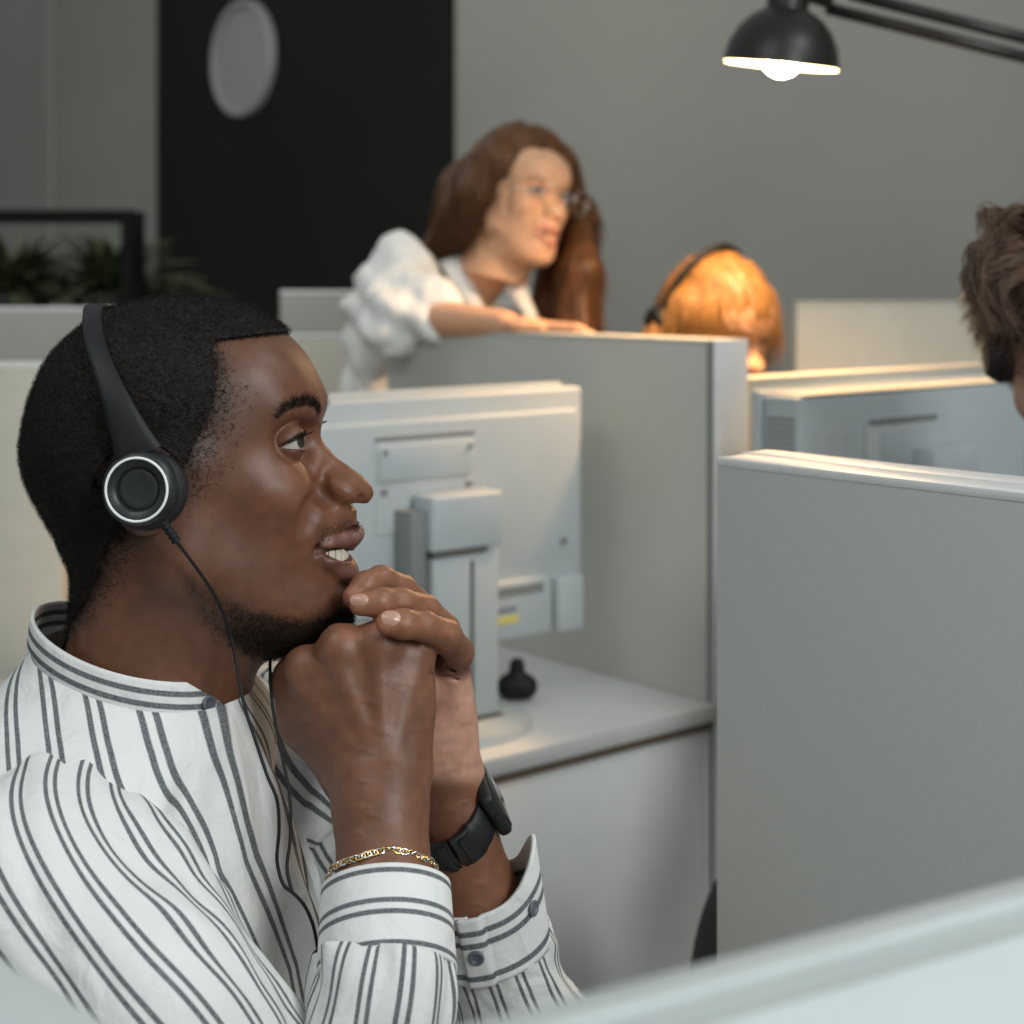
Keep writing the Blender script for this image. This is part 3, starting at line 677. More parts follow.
def build_shirt(root):
    # ---- body of the shirt
    Z = np.array([1.052,1.042,1.029,1.012,.990,.95,.90,.85,.80,.72,.62,.53])
    CX = np.array([-.236,-.238,-.240,-.242,-.243,-.240,-.232,-.220,-.208,-.195,-.190,-.19])
    Aa = np.array([.064,.070,.078,.087,.094,.103,.108,.110,.110,.115,.125,.13])
    Bb = np.array([.066,.082,.108,.140,.163,.176,.180,.178,.175,.172,.172,.17])
    nv, nu = 150, 260; z = np.linspace(Z[0], Z[-1], nv); zz = Z[::-1]
    def I(a): return np.interp(z, zz, a[::-1])
    ker = np.hanning(11); ker /= ker.sum()
    def S(a): b = np.pad(a, 5, mode='edge'); return np.convolve(b, ker, 'valid')
    cx, a_, b_ = S(I(CX)), S(I(Aa)), S(I(Bb)); yaw = math.radians(-25)
    th = np.linspace(-np.pi, np.pi, nu); TH, ZZ = np.meshgrid(th, z)
    e = .82; lx = np.sign(np.cos(TH))*np.abs(np.cos(TH))**e*a_[:, None]; ly = np.sign(np.sin(TH))*np.abs(np.sin(TH))**.9*b_[:, None]
    X = cx[:, None]+lx*math.cos(yaw)-ly*math.sin(yaw); Y = 1.045+lx*math.sin(yaw)+ly*math.cos(yaw); Zq = ZZ+0*TH
    # collar rises at the back: tilt the upper rings
    til = np.clip((ZZ-.98)/.08, 0, 1)**1.5; Zq = Zq-til*(lx/.065)*.020
    pp = np.stack([X, Y, Zq], -1).reshape(-1, 3)
    f = grid_faces(nv, nu, False); nn = vnormals(pp, f)
    d = np.abs(TH).ravel(); zz_ = ZZ.ravel(); th_ = TH.ravel()
    # drape folds: long diagonal ridges from the shoulder to the placket and hem
    lean = th_*.165; near = th_ < 0
    ph = lean*(1/.036)*2*np.pi/1.9+(1.05-zz_)*22*np.where(near, 1, -1)
    fold = (np.sin(ph+1.2*np.sin(zz_*17))*.5+.35*np.sin(ph*1.9+zz_*30))*sm(1.03, .96, zz_)*.0070
    fold += .006*vnoise(pp*np.array([1, 1, .45]), 16, 31)*sm(1.05, .99, zz_)
    fold += .042*np.exp(-((th_-.85)/.50)**2)*sm(1.05, .98, zz_)
    plk = np.exp(-((th_)/.055)**2)*.0016; fold = fold*(1-np.exp(-(th_/.10)**2)*.7)+plk
    pp = pp+nn*fold[:, None]
    sh = np.where(near, .36, -.20)*sm(.06, .7, np.abs(th_))
    # front stripes converge on the placket as they fall
    xp = np.interp(zz_, [.53,.80,.88,.95,1.04,1.07], [-.10,-.112,-.130,-.152,-.172,-.178])
    g_ = np.interp(zz_, [.80,.88,.96,1.03,1.06], [.42,.48,.74,1.22,1.50])
    s = np.where(near, -(xp-pp[:, 0])/g_, .105*th_+sh*(1.04-zz_))
    st = np.stack([s-.0060, zz_, 0*s], -1)
    mesh_np('shirt_body', pp, f, MT['shirt'], root, attrs={'st': ('FLOAT_VECTOR', st)})
    # ---- yoke panel over the back of the near shoulder
    G = pp.reshape(nv, nu, 3); NN = nn.reshape(nv, nu, 3)
    j = np.where((th > -3.05) & (th < -2.15))[0]; i = np.where((z < 1.040) & (z > .90))[0]
    yv = (G+NN*.0022)[i][:, j]; ys = np.stack([yv[..., 0]*1.0+.15*(1.0-yv[..., 2]), yv[..., 2], 0*yv[..., 0]], -1)
    o = mesh_np('yoke', yv.reshape(-1, 3), grid_faces(len(i), len(j), False), MT['shirt'], root, attrs={'st': ('FLOAT_VECTOR', ys.reshape(-1, 3))})
    md = o.modifiers.new('thickness', 'SOLIDIFY'); md.thickness = .0015; md.offset = -1
    # ---- band collar: a standing strip round the neck, open at the front
    n = 160; HG = .031; t_ = np.linspace(-np.pi+.0, np.pi, n)
    ang = np.where(t_ < 0, -.28+(t_)*(np.pi-.28)/np.pi, .42+(t_)*(np.pi-.42)/np.pi)
    rows = 12; cv = []; cs = []
    for k in range(rows):
        w = k/(rows-1)
        x = np.cos(ang); y = np.sin(ang)
        ax = .0705-.004*w; by = .0655-.007*w; bump = .0012*math.sin(w*np.pi)
        cxx = -.2415-.002*w
        XX = cxx+(ax+bump)*x*math.cos(yaw*.5)-by*y*math.sin(yaw*.5); YY = 1.047+(ax+bump)*x*math.sin(yaw*.5)+by*y*math.cos(yaw*.5)
        zc = 1.0375-.0195*x+.0020*np.cos(2*ang)
        hgt = HG
        cv.append(np.stack([XX, YY, zc+hgt*w-.002], -1)); cs.append(np.stack([np.full(n, .0155+w*hgt*.86), t_, 0*t_], -1))
    cv = np.array(cv); o = mesh_np('collar', cv.reshape(-1, 3), grid_faces(rows, n, False), MT['shirt'], root, attrs={'st': ('FLOAT_VECTOR', np.array(cs).reshape(-1, 3))})
    md = o.modifiers.new('thickness', 'SOLIDIFY'); md.thickness = .0022; md.offset = -1
    # ---- placket strip down the front
    js = np.where(np.abs(th-(-.055)) < .10)[0]; iz = np.where(z < 1.047)[0]
    pv = (G+NN*.0030)[iz][:, js]; ps = np.stack([(th[js][None, :]*.10+0*z[iz][:, None])+.0065, z[iz][:, None]+0*th[js][None, :], 0*z[iz][:, None]+0*th[js][None, :]], -1)
    o = mesh_np('placket', pv.reshape(-1, 3), grid_faces(len(iz), len(js), False), MT['shirt'], root, attrs={'st': ('FLOAT_VECTOR', ps.reshape(-1, 3))})
    md = o.modifiers.new('thickness', 'SOLIDIFY'); md.thickness = .0025; md.offset = -1
    def button(c, nrm, r=.0052):
        prof = [(0.0001,.0004),(r*.45,.0004),(r*.55,.0012),(r*.8,.0016),(r,.0009),(r,0),(0.0001,-.0004)]
        lathe('button', prof, basis(c, nrm), MT['button'], root, 24)
    k = np.argmin((cv[6, :, 1]-9)**2*0+(t_-(-.02))**2); kk = np.argmin(np.abs(t_+.22)); nrm = np.cross(cv[8, kk]-cv[4, kk], cv[6, kk+2]-cv[6, kk-2])
    nrm = nrm*np.sign(nrm.dot([.7,-.7,0])); button(cv[6, kk]+nrm/np.linalg.norm(nrm)*.0014, nrm, .0056)
    for zb in (.955, .87):
        a = int(np.argmin(np.abs(z-zb))); b = int(np.argmin(np.abs(th+.055))); button(G[a, b]+NN[a, b]*.0034, NN[a, b])
    # ---- sleeves
    E = P(338,1250,.857)
    def wr_r(TH, L, T):
        w = .0042*np.sin(L*62+3.4*np.cos(TH)+1.6*np.sin(2*TH))*sm(.02, .09, L)*(.6+.6*np.sin(TH*2+1))
        w += .0036*np.sin(L*34-2.2*TH)+.0016*np.sin(L*115+4*TH)*sm(T-.12, T-.03, L)
        return w+.006*vnoise(np.stack([np.cos(TH)*.07, np.sin(TH)*.07, L*.6], -1).reshape(-1, 3), 22, 41).reshape(TH.shape)
    W = P(386,905,.936)
    loft([(-.268,1.005,.960), (-.268,.955,.962), (-.258,.915,.950), (-.222,.892,.912), (-.165,.880,.852), (-.122,.866,.806), tuple(E), tuple(P(350,1180,.868)), tuple(P(372,1050,.888)), tuple(P(385,958,.914))],
         [.058,.064,.070,.074,.070,.060,.050,.044,.0425,.0375], 150, 260, 'sleeve', root, sscale=.082, ss2=.050, ref=(.68,0,-.73), wr=wr_r, s0=.004, thick=.0014)
    c0 = P(387,974,.911); c1 = P(386,888,.943)
    def cuff(c0, c1, r0, r1, s0, ref=(0,-1,0), wrf=None):
        path = [c0+(c1-c0)*t for t in np.linspace(0, 1, 5)]
        return loft(path, np.linspace(r0, r1, 5), 90, 24, 'cuff', root, around=True, s0=s0, wr=wrf, ref=ref, thick=.003)
    cuff(c0, c1, .0380, .0362, .0085, ref=(0,1,0))
    def wr_l(TH, L, T): return .0024*np.sin(L*80+3*np.cos(TH))*sm(T-.15, T-.02, L)+.003*vnoise(np.stack([np.cos(TH)*.05, np.sin(TH)*.05, L], -1).reshape(-1, 3), 26, 43).reshape(TH.shape)
    loft([(-.215,1.04,.965), (-.165,1.14,.960), (-.145,1.18,.945), (-.105,1.19,.88), (-.03,1.16,.79), tuple(P(548,1085,1.12)), tuple(P(515,1010,1.092)), tuple(P(490,945,1.078))],
         [.045,.062,.070,.070,.058,.050,.042,.038], 130, 200, 'sleeve', root, sscale=.048, wr=wr_l, s0=.01, planar=.24, thick=.0014)
    # far cuff, unbuttoned: a wrap that stands open on the outer side
    a0, a1 = P(489,950,1.078), P(474,888,1.070); n_, m_ = 26, 110; ax = a1-a0; ax /= np.linalg.norm(ax)
    r1 = np.array((0,-1,0.)); r1 -= ax*r1.dot(ax); r1 /= np.linalg.norm(r1); r2 = np.cross(ax, r1)
    r2 = r2*np.sign(r2[0]); tt = np.linspace(-.35, 2*np.pi-.15, m_); vs = []; ss = []
    for i_ in range(n_):
        w = i_/(n_-1); c = a0+(a1-a0)*w
        for t in tt:
            flare = .010*np.exp(-((t-1.35)/.55)**2)*(.35+w)
            lift = .030*np.exp(-((t-1.45)/.50)**2)*w
            r = .0375-.004*w+flare+.0022*(t < .1)
            vs.append(c+r*(math.cos(t)*r1+math.sin(t)*r2)+ax*lift); ss.append((.0075+w*.036+lift*.2, t, 0))
    o = mesh_np('cuff', np.array(vs), grid_faces(n_, m_, False), MT['shirt'], root, attrs={'st': ('FLOAT_VECTOR', np.array(ss))})
    md = o.modifiers.new('thickness', 'SOLIDIFY'); md.thickness = .0028; md.offset = 0
    for t, w in ((-.12, .45), (1.02, .60)):
        nb = math.cos(t)*r1+math.sin(t)*r2; flare = .010*np.exp(-((t-1.35)/.55)**2)*(.35+w); lift = .030*np.exp(-((t-1.45)/.50)**2)*w
        button(a0+(a1-a0)*w+(.0375-.004*w+flare+.0022*(t < .1)+.0016)*nb+ax*lift, nb, .0052)
def build_headset():
    root = empty('headset', tuple(P(139,489,.97)), 0, 'black on-ear headset with white ring on the man in the striped shirt', 'headset')
    c = P(139,489,.962); ax = np.array([-.10,-1,.05])
    for sg in (1, -1):
        cc = c.copy(); a = ax/np.linalg.norm(ax); cc[1] = MID+(cc[1]-MID)*sg; a = a*np.array([1, sg, 1])
        Mb = basis(cc, a); s = .97/F
        Mc = basis(cc-a*.011+np.array([.0024,0,-.0012]), a)
        o = lathe('ear_cushion', [(.010,-.010),(.018,-.010),(.0225,-.006),(.0242,.000),(.0238,.005),(.021,.008),(.012,.008)], Mc, MT['black_soft'], root)
        o = lathe('ear_cup', [(.0001,.0010),(.0085,.0012),(.0098,.0016),(.0118,.0012),(.0126,.0006),(.0132,.0026),(.0140,.0034),(.0178,.0046),(.0182,.0040),(.0192,.0040),(.0198,.0046),(.0215,.0034),(.0228,-.001),(.0232,-.008),(.018,-.010)], Mb, MT['cup'], root)
        lathe('white_ring', [(.0179,.0038),(.0180,.0050),(.0186,.0053),(.0194,.0050),(.0195,.0038)], Mb, MT['ring'], o)['label'] = 'white ring on black ear cup'
    # head band following the head, near side to far side
    half = [P(139,455,.9640), P(131,436,.9635), P(117,402,.9655), P(105,372,.9745), P(96,345,.990), P(93,327,1.008), P(93,314,1.030), P(94,309,1.05)]
    half[-1] = P(95,308,1.05)
    far = [np.array([p[0], 2*MID-p[1], p[2]]) for p in reversed(half[:-1])]
    pts = np.array(half+far); wid = [.0150,.0120,.0085,.0068,.0064,.0064,.0064,.0064]; wid = np.array(wid+wid[:-1][::-1])
    pr = catmull(np.column_stack([pts, wid]), 90); p = pr[:, :3]; w = pr[:, 3]
    T = np.gradient(p, axis=0); T /= np.linalg.norm(T, axis=1)[:, None]
    ctr = P(145,460,MID); out = p-ctr; out[:, 0] *= .25; out -= T*np.sum(out*T, 1)[:, None]; out /= np.linalg.norm(out, axis=1)[:, None]
    side = np.cross(T, out)
    prof = np.array([(-1,-.4),(-.9,.5),(-.6,1),(.6,1),(.9,.5),(1,-.4),(.9,-1),(-.9,-1)])
    v = p[:, None, :]+side[:, None, :]*(prof[:, 0][None, :, None]*w[:, None, None])+out[:, None, :]*(prof[:, 1]*.0017+.0012)[None, :, None]
    mesh_np('headband', v.reshape(-1, 3), grid_faces(90, 8), MT['black'], root)
    # strain relief and the two cords
    a = P(163,522,.952); b = P(177,542,.955); pth = catmull([a, (a+b)/2, b], 60)
    v, f = tube(pth, .0022+.0008*(np.sin(np.linspace(0, 30, 60)) > 0), 12); mesh_np('strain_relief', v, f, MT['black'], root)
    pa = [b, P(200,573,.965), P(217,600,.975), P(229,630,.985), P(236,660,.985), P(241,690,.975), P(247,715,.968), P(256,742,.962), P(267,775,.957), P(277,800,.955), P(279,830,.955), P(277,860,.954), P(283,884,.952), P(292,892,.950), P(304,905,.946), P(313,925,.942), P(318,950,.94)]
    pa2 = [P(270,640,1.06), P(270,665,1.03), P(271,690,1.00), P(275,722,.985), P(283,760,.975), P(290,800,.968), P(290,840,.962), P(287,868,.956), P(292,892,.9495)]
    for q_ in (pa, pa2):
        v, f = tube(catmull(q_, 140), .00105, 8); mesh_np('cord', v, f, MT['black'], root)
    v, f = tube(catmull([P(317,950,.94), P(319,962,.94), P(321,985,.94)], 12), [.0015,.003,.0035,.0035,.0035,.0035,.0035,.0035,.0035,.0033,.002,.0012], 12); mesh_np('inline_control', v, f, MT['black'], root)
    return root
def build_watch():
    root = empty('wristwatch', tuple(P(460,830,1.06)), 0, 'black wristwatch with thick rubber strap on his raised far wrist', 'watch')
    c = P(449,819,1.057); ax = P(446,765,1.035)-P(470,900,1.066); ax = ax/np.linalg.norm(ax)
    ax = ax+np.array([-.32,-.36,0.]); ax /= np.linalg.norm(ax)
    r1 = np.array([0,-1.,0]); r1 -= ax*r1.dot(ax); r1 /= np.linalg.norm(r1); r2 = np.cross(ax, r1); r2 *= np.sign(r2[0])
    n = 90; th = np.linspace(0, 2*np.pi, n, endpoint=False)
    prof = np.array([(-.0140,0),(-.0132,.0022),(-.004,.0032),(.004,.0032),(.0132,.0022),(.0140,0),(.0132,-.001),(-.0132,-.001)])
    R_ = .0268+.0012*np.cos(2*th)
    v = []
    for i in range(n):
        d = math.cos(th[i])*r1+math.sin(th[i])*r2
        for a, b in prof: v.append(c+d*(R_[i]+b+.0)+ax*a*(1+.10*(abs(math.sin(3*th[i])) > .97)))
    mesh_np('strap', np.array(v), grid_faces(n, len(prof))[:, ::-1], MT['strap'], root)
    d = math.cos(.35)*r1+math.sin(.35)*r2
    for a_, w in ((.30, .0046), (-.25, .0030)):
        d = math.cos(a_)*r1+math.sin(a_)*r2; t = np.cross(ax, d)
        M = Matrix([[t[k], ax[k], d[k], (c+d*.0300)[k]] for k in range(3)]+[[0, 0, 0, 1]])
        bm = bmesh.new(); add_box(bm, (-w,-.0122,-.001), (w,.0122,.0022), .0008, 2, M); bm_obj('strap_keeper', bm, MT['strap'], root, smooth=True, world=True)
    d = math.cos(1.60)*r1+math.sin(1.60)*r2; t = np.cross(ax, d); cc = c+d*.0285
    M = Matrix([[t[k], ax[k], d[k], cc[k]] for k in range(3)]+[[0, 0, 0, 1]])
    bm = bmesh.new(); add_box(bm, (-.0185,-.0195,-.003), (.0185,.0195,.0062), .0035, 3, M); bm_obj('watch_case', bm, MT['strap'], root, smooth=True, world=True)
    bm = bmesh.new(); add_box(bm, (-.0150,-.0160,.006), (.0150,.0160,.0072), .0008, 2, M); bm_obj('watch_glass', bm, MT['glass_dark'], root, smooth=True, world=True)
    bm = bmesh.new(); add_box(bm, (-.0205,-.003,.0005), (-.0180,.003,.004), .0008, 2, M); bm_obj('side_button', bm, MT['strap'], root, smooth=True, world=True)
def build_bracelet():
    root = empty('bracelet', tuple(P(380,866,.95)), 0, 'gold and silver chain bracelet on his near wrist above the striped cuff', 'bracelet')
    c = P(382,876,.950); ax = P(386,900,.930)-P(380,800,.972); ax /= -np.linalg.norm(ax)
    r1 = np.array([0,-1.,0]); r1 -= ax*r1.dot(ax); r1 /= np.linalg.norm(r1); r2 = np.cross(ax, r1)
    for nm, ph, m in (('gold_links', 0, 'gold'), ('silver_links', 1, 'silver')):
        vs = []; fs = []; n = 0; N_ = 54
        for i in range(ph, N_, 2):
            t = 2*np.pi*i/N_; d = math.cos(t)*r1+math.sin(t)*r2; tan = -math.sin(t)*r1+math.cos(t)*r2
            cc = c+d*(.0318)+ax*(.0008*math.sin(5*t)); u = tan; w = (ax if i % 4 < 2 else (ax+d)/1.414)
            tt = np.linspace(0, 2*np.pi, 13)
            ring = np.array([cc+u*.0030*math.cos(q)+w*.0017*math.sin(q) for q in tt])
            a, b = tube(ring, .00065, 6, False, ref=tuple(np.cross(u, w))); vs.append(a); fs.append(b[0]+n); n += len(a)
        mesh_np(nm, np.vstack(vs), [np.vstack(fs)], MT[m], root)
# ---------------------------------------------------------------- the place
def RM(origin, ang=A): return Matrix.Translation(Vector(origin)) @ Matrix.Rotation(ang, 4, 'Z')
def struct(o): o['kind'] = 'structure'; return o
def build_room():
    struct(box('floor', (-14,-5,-.1), (8,16,0), MT['floor'], bevel=0))
    W0 = np.array([0, 5.2, 0.]); M = RM(W0)        # wall plane: local x = into the wall, local y = along V
    def at_px(px, y0=5.2):                          # distance along V at which the wall crosses a column of the photograph
        k = (px-512)/F; return k*y0/(V[0]-k*V[1])
    ya, yb = at_px(455), at_px(163)
    struct(box('wall_back', (0,-4.6,0), (.15,ya,3.2), MT['wall'], M=M, bevel=0))
    struct(box('wall_black', (-.03,ya,0), (.15,yb,3.2), MT['wall_dark'], M=M, bevel=0))
    struct(box('wall_left', (0,yb,0), (.15,6.6,3.2), MT['wall'], M=M, bevel=0))
    struct(box('wall_side', (-9.5,6.6,0), (0,6.75,3.2), MT['wall'], M=M, bevel=0))
    yd = at_px(52)
    struct(box('trim_1', (-.03,yd-.05,0), (0,yd+.05,3.2), MT['wall'], M=M, bevel=.004))
    bm = bmesh.new(); add_cyl(bm, W0+V*at_px(672)+np.array([0,0,2.15])-U*.03, W0+V*at_px(672)+np.array([0,0,2.15]), .022)
    tag(bm_obj('wall_hook', bm, MT['metal_grey'], smooth=True), 'tiny grey round hook high on the grey wall left of the lamp', 'hook')
    # clock
    yc = at_px(252); cpt = W0+V*yc-U*.03; Yc = cpt[1]; c = cpt+np.array([0,0,H-(59-HZ)*Yc/F]); R_ = 59*Yc/F
    ck = empty('wall_clock', tuple(c), 0, 'round grey wall clock with deep rim on the black wall', 'clock')
    Mb = basis(c, -U)
    lathe('clock_rim', [(R_*.87,.006),(R_*.87,.026),(R_*.92,.034),(R_*.98,.03),(R_,.022),(R_,.0)], Mb, MT['clock_rim'], ck)
    lathe('clock_face', [(.0001,.012),(R_*.885,.012)], Mb, MT['clock_face'], ck)
def partition(name, org, ax, length, ztop, thick, m, label, group=None, cap='alu', endcap=None, zbot=.02, capw=.0):
    """screen standing on the floor; ax 'U' or 'V'; org is the near bottom corner; thickness grows to +U (V screens) or +V (U screens)"""
    o = empty(name, tuple(org), A, label, 'partition', 'grey and cream office partitions')
    L = length
    def bx(nm, lo, hi, mm, b=.002):
        if ax == 'V': lo2, hi2 = (lo[1], lo[0], lo[2]), (hi[1], hi[0], hi[2])
        else: lo2, hi2 = lo, hi
        lo3 = [min(a, b_) for a, b_ in zip(lo2, hi2)]; hi3 = [max(a, b_) for a, b_ in zip(lo2, hi2)]
        bm = bmesh.new(); add_box(bm, lo3, hi3, b, 2); return bm_obj(nm, bm, mm, o, smooth=True)
    bx('panel', (0,0,zbot), (L,thick,ztop-.006), MT[m])
    bx('top_edge', (0,-.0005,ztop-.007), (L,thick+.0005,ztop), MT[cap], .0015)
    if endcap: bx('end_post', (-.016,-.001,zbot), (-.0125,thick+.001,ztop), MT[endcap], .001); bx('seam_strip', (-.0122,.0005,zbot), (-.0004,thick-.0005,ztop-.001), MT['slot'], .0005)
    for t in (.08, L-.08): bx('foot', (t-.02,-.05,0), (t+.02,thick+.05,zbot), MT['metal_grey'], .003)
    return o
def monitor(name, org, ang, W, Hh, label, group, style='far'):
    """back of a white monitor. local x to the right, local -y towards the viewer; org = desk point under the stand"""
    o = empty(name, tuple(org), ang, label, 'monitor', 'white monitors seen from behind')
    def bx(nm, lo, hi, mm, b=.003, seg=2, par=None):
        bm = bmesh.new(); add_box(bm, lo, hi, b, seg); return bm_obj(nm, bm, MT[mm], par or o, smooth=True)
    return o, bx
def build_cubicles():
    g = 'office partitions'
    # front-right double screen
    partition('partition', P(716,457,1.25)*np.array([1,1,0])+V*0, 'V', -.95, H-.1366, .034, 'panel', 'large grey partition filling the right side, nearest to the camera', cap='alu')
    q = P(716,457,1.25)*np.array([1,1,0])+U*.040+V*.012
    partition('partition', q, 'V', -.95, H-.1366, .034, 'panel', 'white-edged partition right behind the large grey one, only its top edge showing', cap='alu')
    # partition the woman leans on
    p0 = P(716,340,2.1)*np.array([1,1,0])
    f1 = partition('partition', p0+V*.017, 'V', .72, H-.0778, .062, 'panel2', 'pale grey partition the standing woman leans on, with a pale blue end post', endcap='post', cap='panel2')
    # right partition along U
    p3 = P(752,378,2.19)*np.array([1,1,0])
    partition('partition', p3, 'U', 1.1, H-.1325, .045, 'panel', 'grey partition behind the right-hand monitor with lamp-lit top edge', cap='cream')  # cream cap puts the lamp's warm light into the edge colour
    # lamp-lit far partition
    p = P(797,300,3.0)*np.array([1,1,0])
    o = partition('partition', p, 'U', .9, H-.040, .04, 'cream', 'cream lamp-lit partition in front of the grey wall at right', cap='cream'); o.rotation_euler.z = math.radians(4)
    p = P(560,305,3.45)*np.array([1,1,0]); p[0] -= .62
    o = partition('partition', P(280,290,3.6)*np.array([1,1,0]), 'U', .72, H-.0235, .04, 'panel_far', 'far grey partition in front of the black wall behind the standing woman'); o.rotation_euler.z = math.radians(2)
    o = partition('partition', P(286,333,3.2)*np.array([1,1,0]), 'U', .34, H-.108, .05, 'cream', 'low beige partition end beside the forehead of the man in stripes'); o.rotation_euler.z = 0
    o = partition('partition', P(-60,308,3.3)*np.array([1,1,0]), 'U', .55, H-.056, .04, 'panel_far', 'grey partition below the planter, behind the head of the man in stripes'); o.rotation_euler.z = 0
    o = partition('partition', P(-60,363,2.3)*np.array([1,1,0]), 'U', .172, H-.1175, .05, 'cream', 'cream partition at the left edge behind the neck of the man in stripes', endcap=None); o.rotation_euler.z = math.radians(0)
    # desk under the far monitor (lies left of the partition)
    dM = empty('desk', tuple(p0), A, 'white desk with white front panel carrying the monitor in the middle', 'desk')
    def bx(nm, lo, hi, m, b=.002):
        bm = bmesh.new(); add_box(bm, lo, hi, b, 2); return bm_obj(nm, bm, MT[m], dM, smooth=True)
    bx('desktop', (-1.5,0,.728), (-.0015,.715,.750), 'desk')
    bx('edge_band', (-1.5,.004,.7175), (-.0015,.70,.7275), 'brown', .0005)
    bx('front_panel', (-1.5,.010,.06), (-.014,.030,.717), 'white2'); bx('side_panel', (-.0125,.008,0), (-.001,.70,.717), 'alu')
    bx('side_panel', (-1.5,.032,0), (-1.48,.70,.717), 'white2')
    # office chair behind the desk front, its black back edge showing
    cc = P(756,925,1.62)*np.array([1,1,0]); ch = empty('office_chair', tuple(cc), 0, 'black office chair mostly hidden behind the large grey partition', 'chair')
    f = Field((-.30,-.30,.40), (.30,.30,.98), .008); f.ell((0,0,.47), (.21,.21,.045), k=.02); a, b = f.mesh(); mesh_np('seat', a+np.array([cc[0]+.02,cc[1]-.10,-.03]), b, MT['mesh_black'], ch)
    f = Field((-.32,-.2,.35), (.32,.2,1.0), .007); f.ell((0,0,.60), (.068,.045,.16), k=.02); a, b = f.mesh(); a += np.array([0,0,0]); mesh_np('backrest', a+np.array([cc[0],cc[1],-.03]), b, MT['mesh_black'], ch)
    bm = bmesh.new(); add_cyl(bm, (cc[0]+.02,cc[1]-.10,.06), (cc[0]+.02,cc[1]-.10,.41), .03); add_cyl(bm, (cc[0]+.0,cc[1]-.02,.44), (cc[0]+.02,cc[1]-.10,.40), .02); bm_obj('post', bm, MT['metal_grey'], ch, smooth=True, world=True)
    for k in range(5):
        t = k*1.2566; bm = bmesh.new(); add_cyl(bm, (cc[0]+.02,cc[1]-.10,.075), (cc[0]+.02+.22*math.cos(t),cc[1]-.10+.22*math.sin(t),.055), .018, .012); add_cyl(bm, (cc[0]+.02+.22*math.cos(t)-.01,cc[1]-.10+.22*math.sin(t),.027), (cc[0]+.02+.22*math.cos(t)+.01,cc[1]-.10+.22*math.sin(t),.027), .027)
        bm_obj('leg', bm, MT['black'], ch, smooth=True, world=True)
    # desk under the man's elbows and the near monitor
    d2 = empty('desk', (.30,.80,0), 0, 'white desk under the elbows of the man in stripes, just below view', 'desk')
    def bx2(nm, lo, hi, m, b=.002):
        bm = bmesh.new(); add_box(bm, lo, hi, b, 2); return bm_obj(nm, bm, MT[m], d2, smooth=True)
    bx2('desktop', (-.375,-.47,.672), (-.12,.38,.695), 'desk')
    for x in (-.35, -.145):
        for y in (-.44, .35): bx2('leg', (x-.02,y-.02,0), (x+.02,y+.02,.672), 'alu')
    # small black webcam-like block on the far desk
    c = P(517,683,2.12); c[2] = .752
    o = empty('desk_gadget', tuple(c), .3, 'small black round-topped gadget on the white desk behind the monitor stand', 'gadget')
    f = Field((-.05,-.05,-.01), (.05,.05,.07), .0025); f.cap((-.010,0,.016), (.010,0,.016), .017, k=.005); f.cap((0,0,.02), (0,0,.044), .011, .010, k=.006); a, b = f.mesh(); a[:, 2] = np.maximum(a[:, 2], 0)
    mesh_np('housing', a+c, b, MT['black'], o)
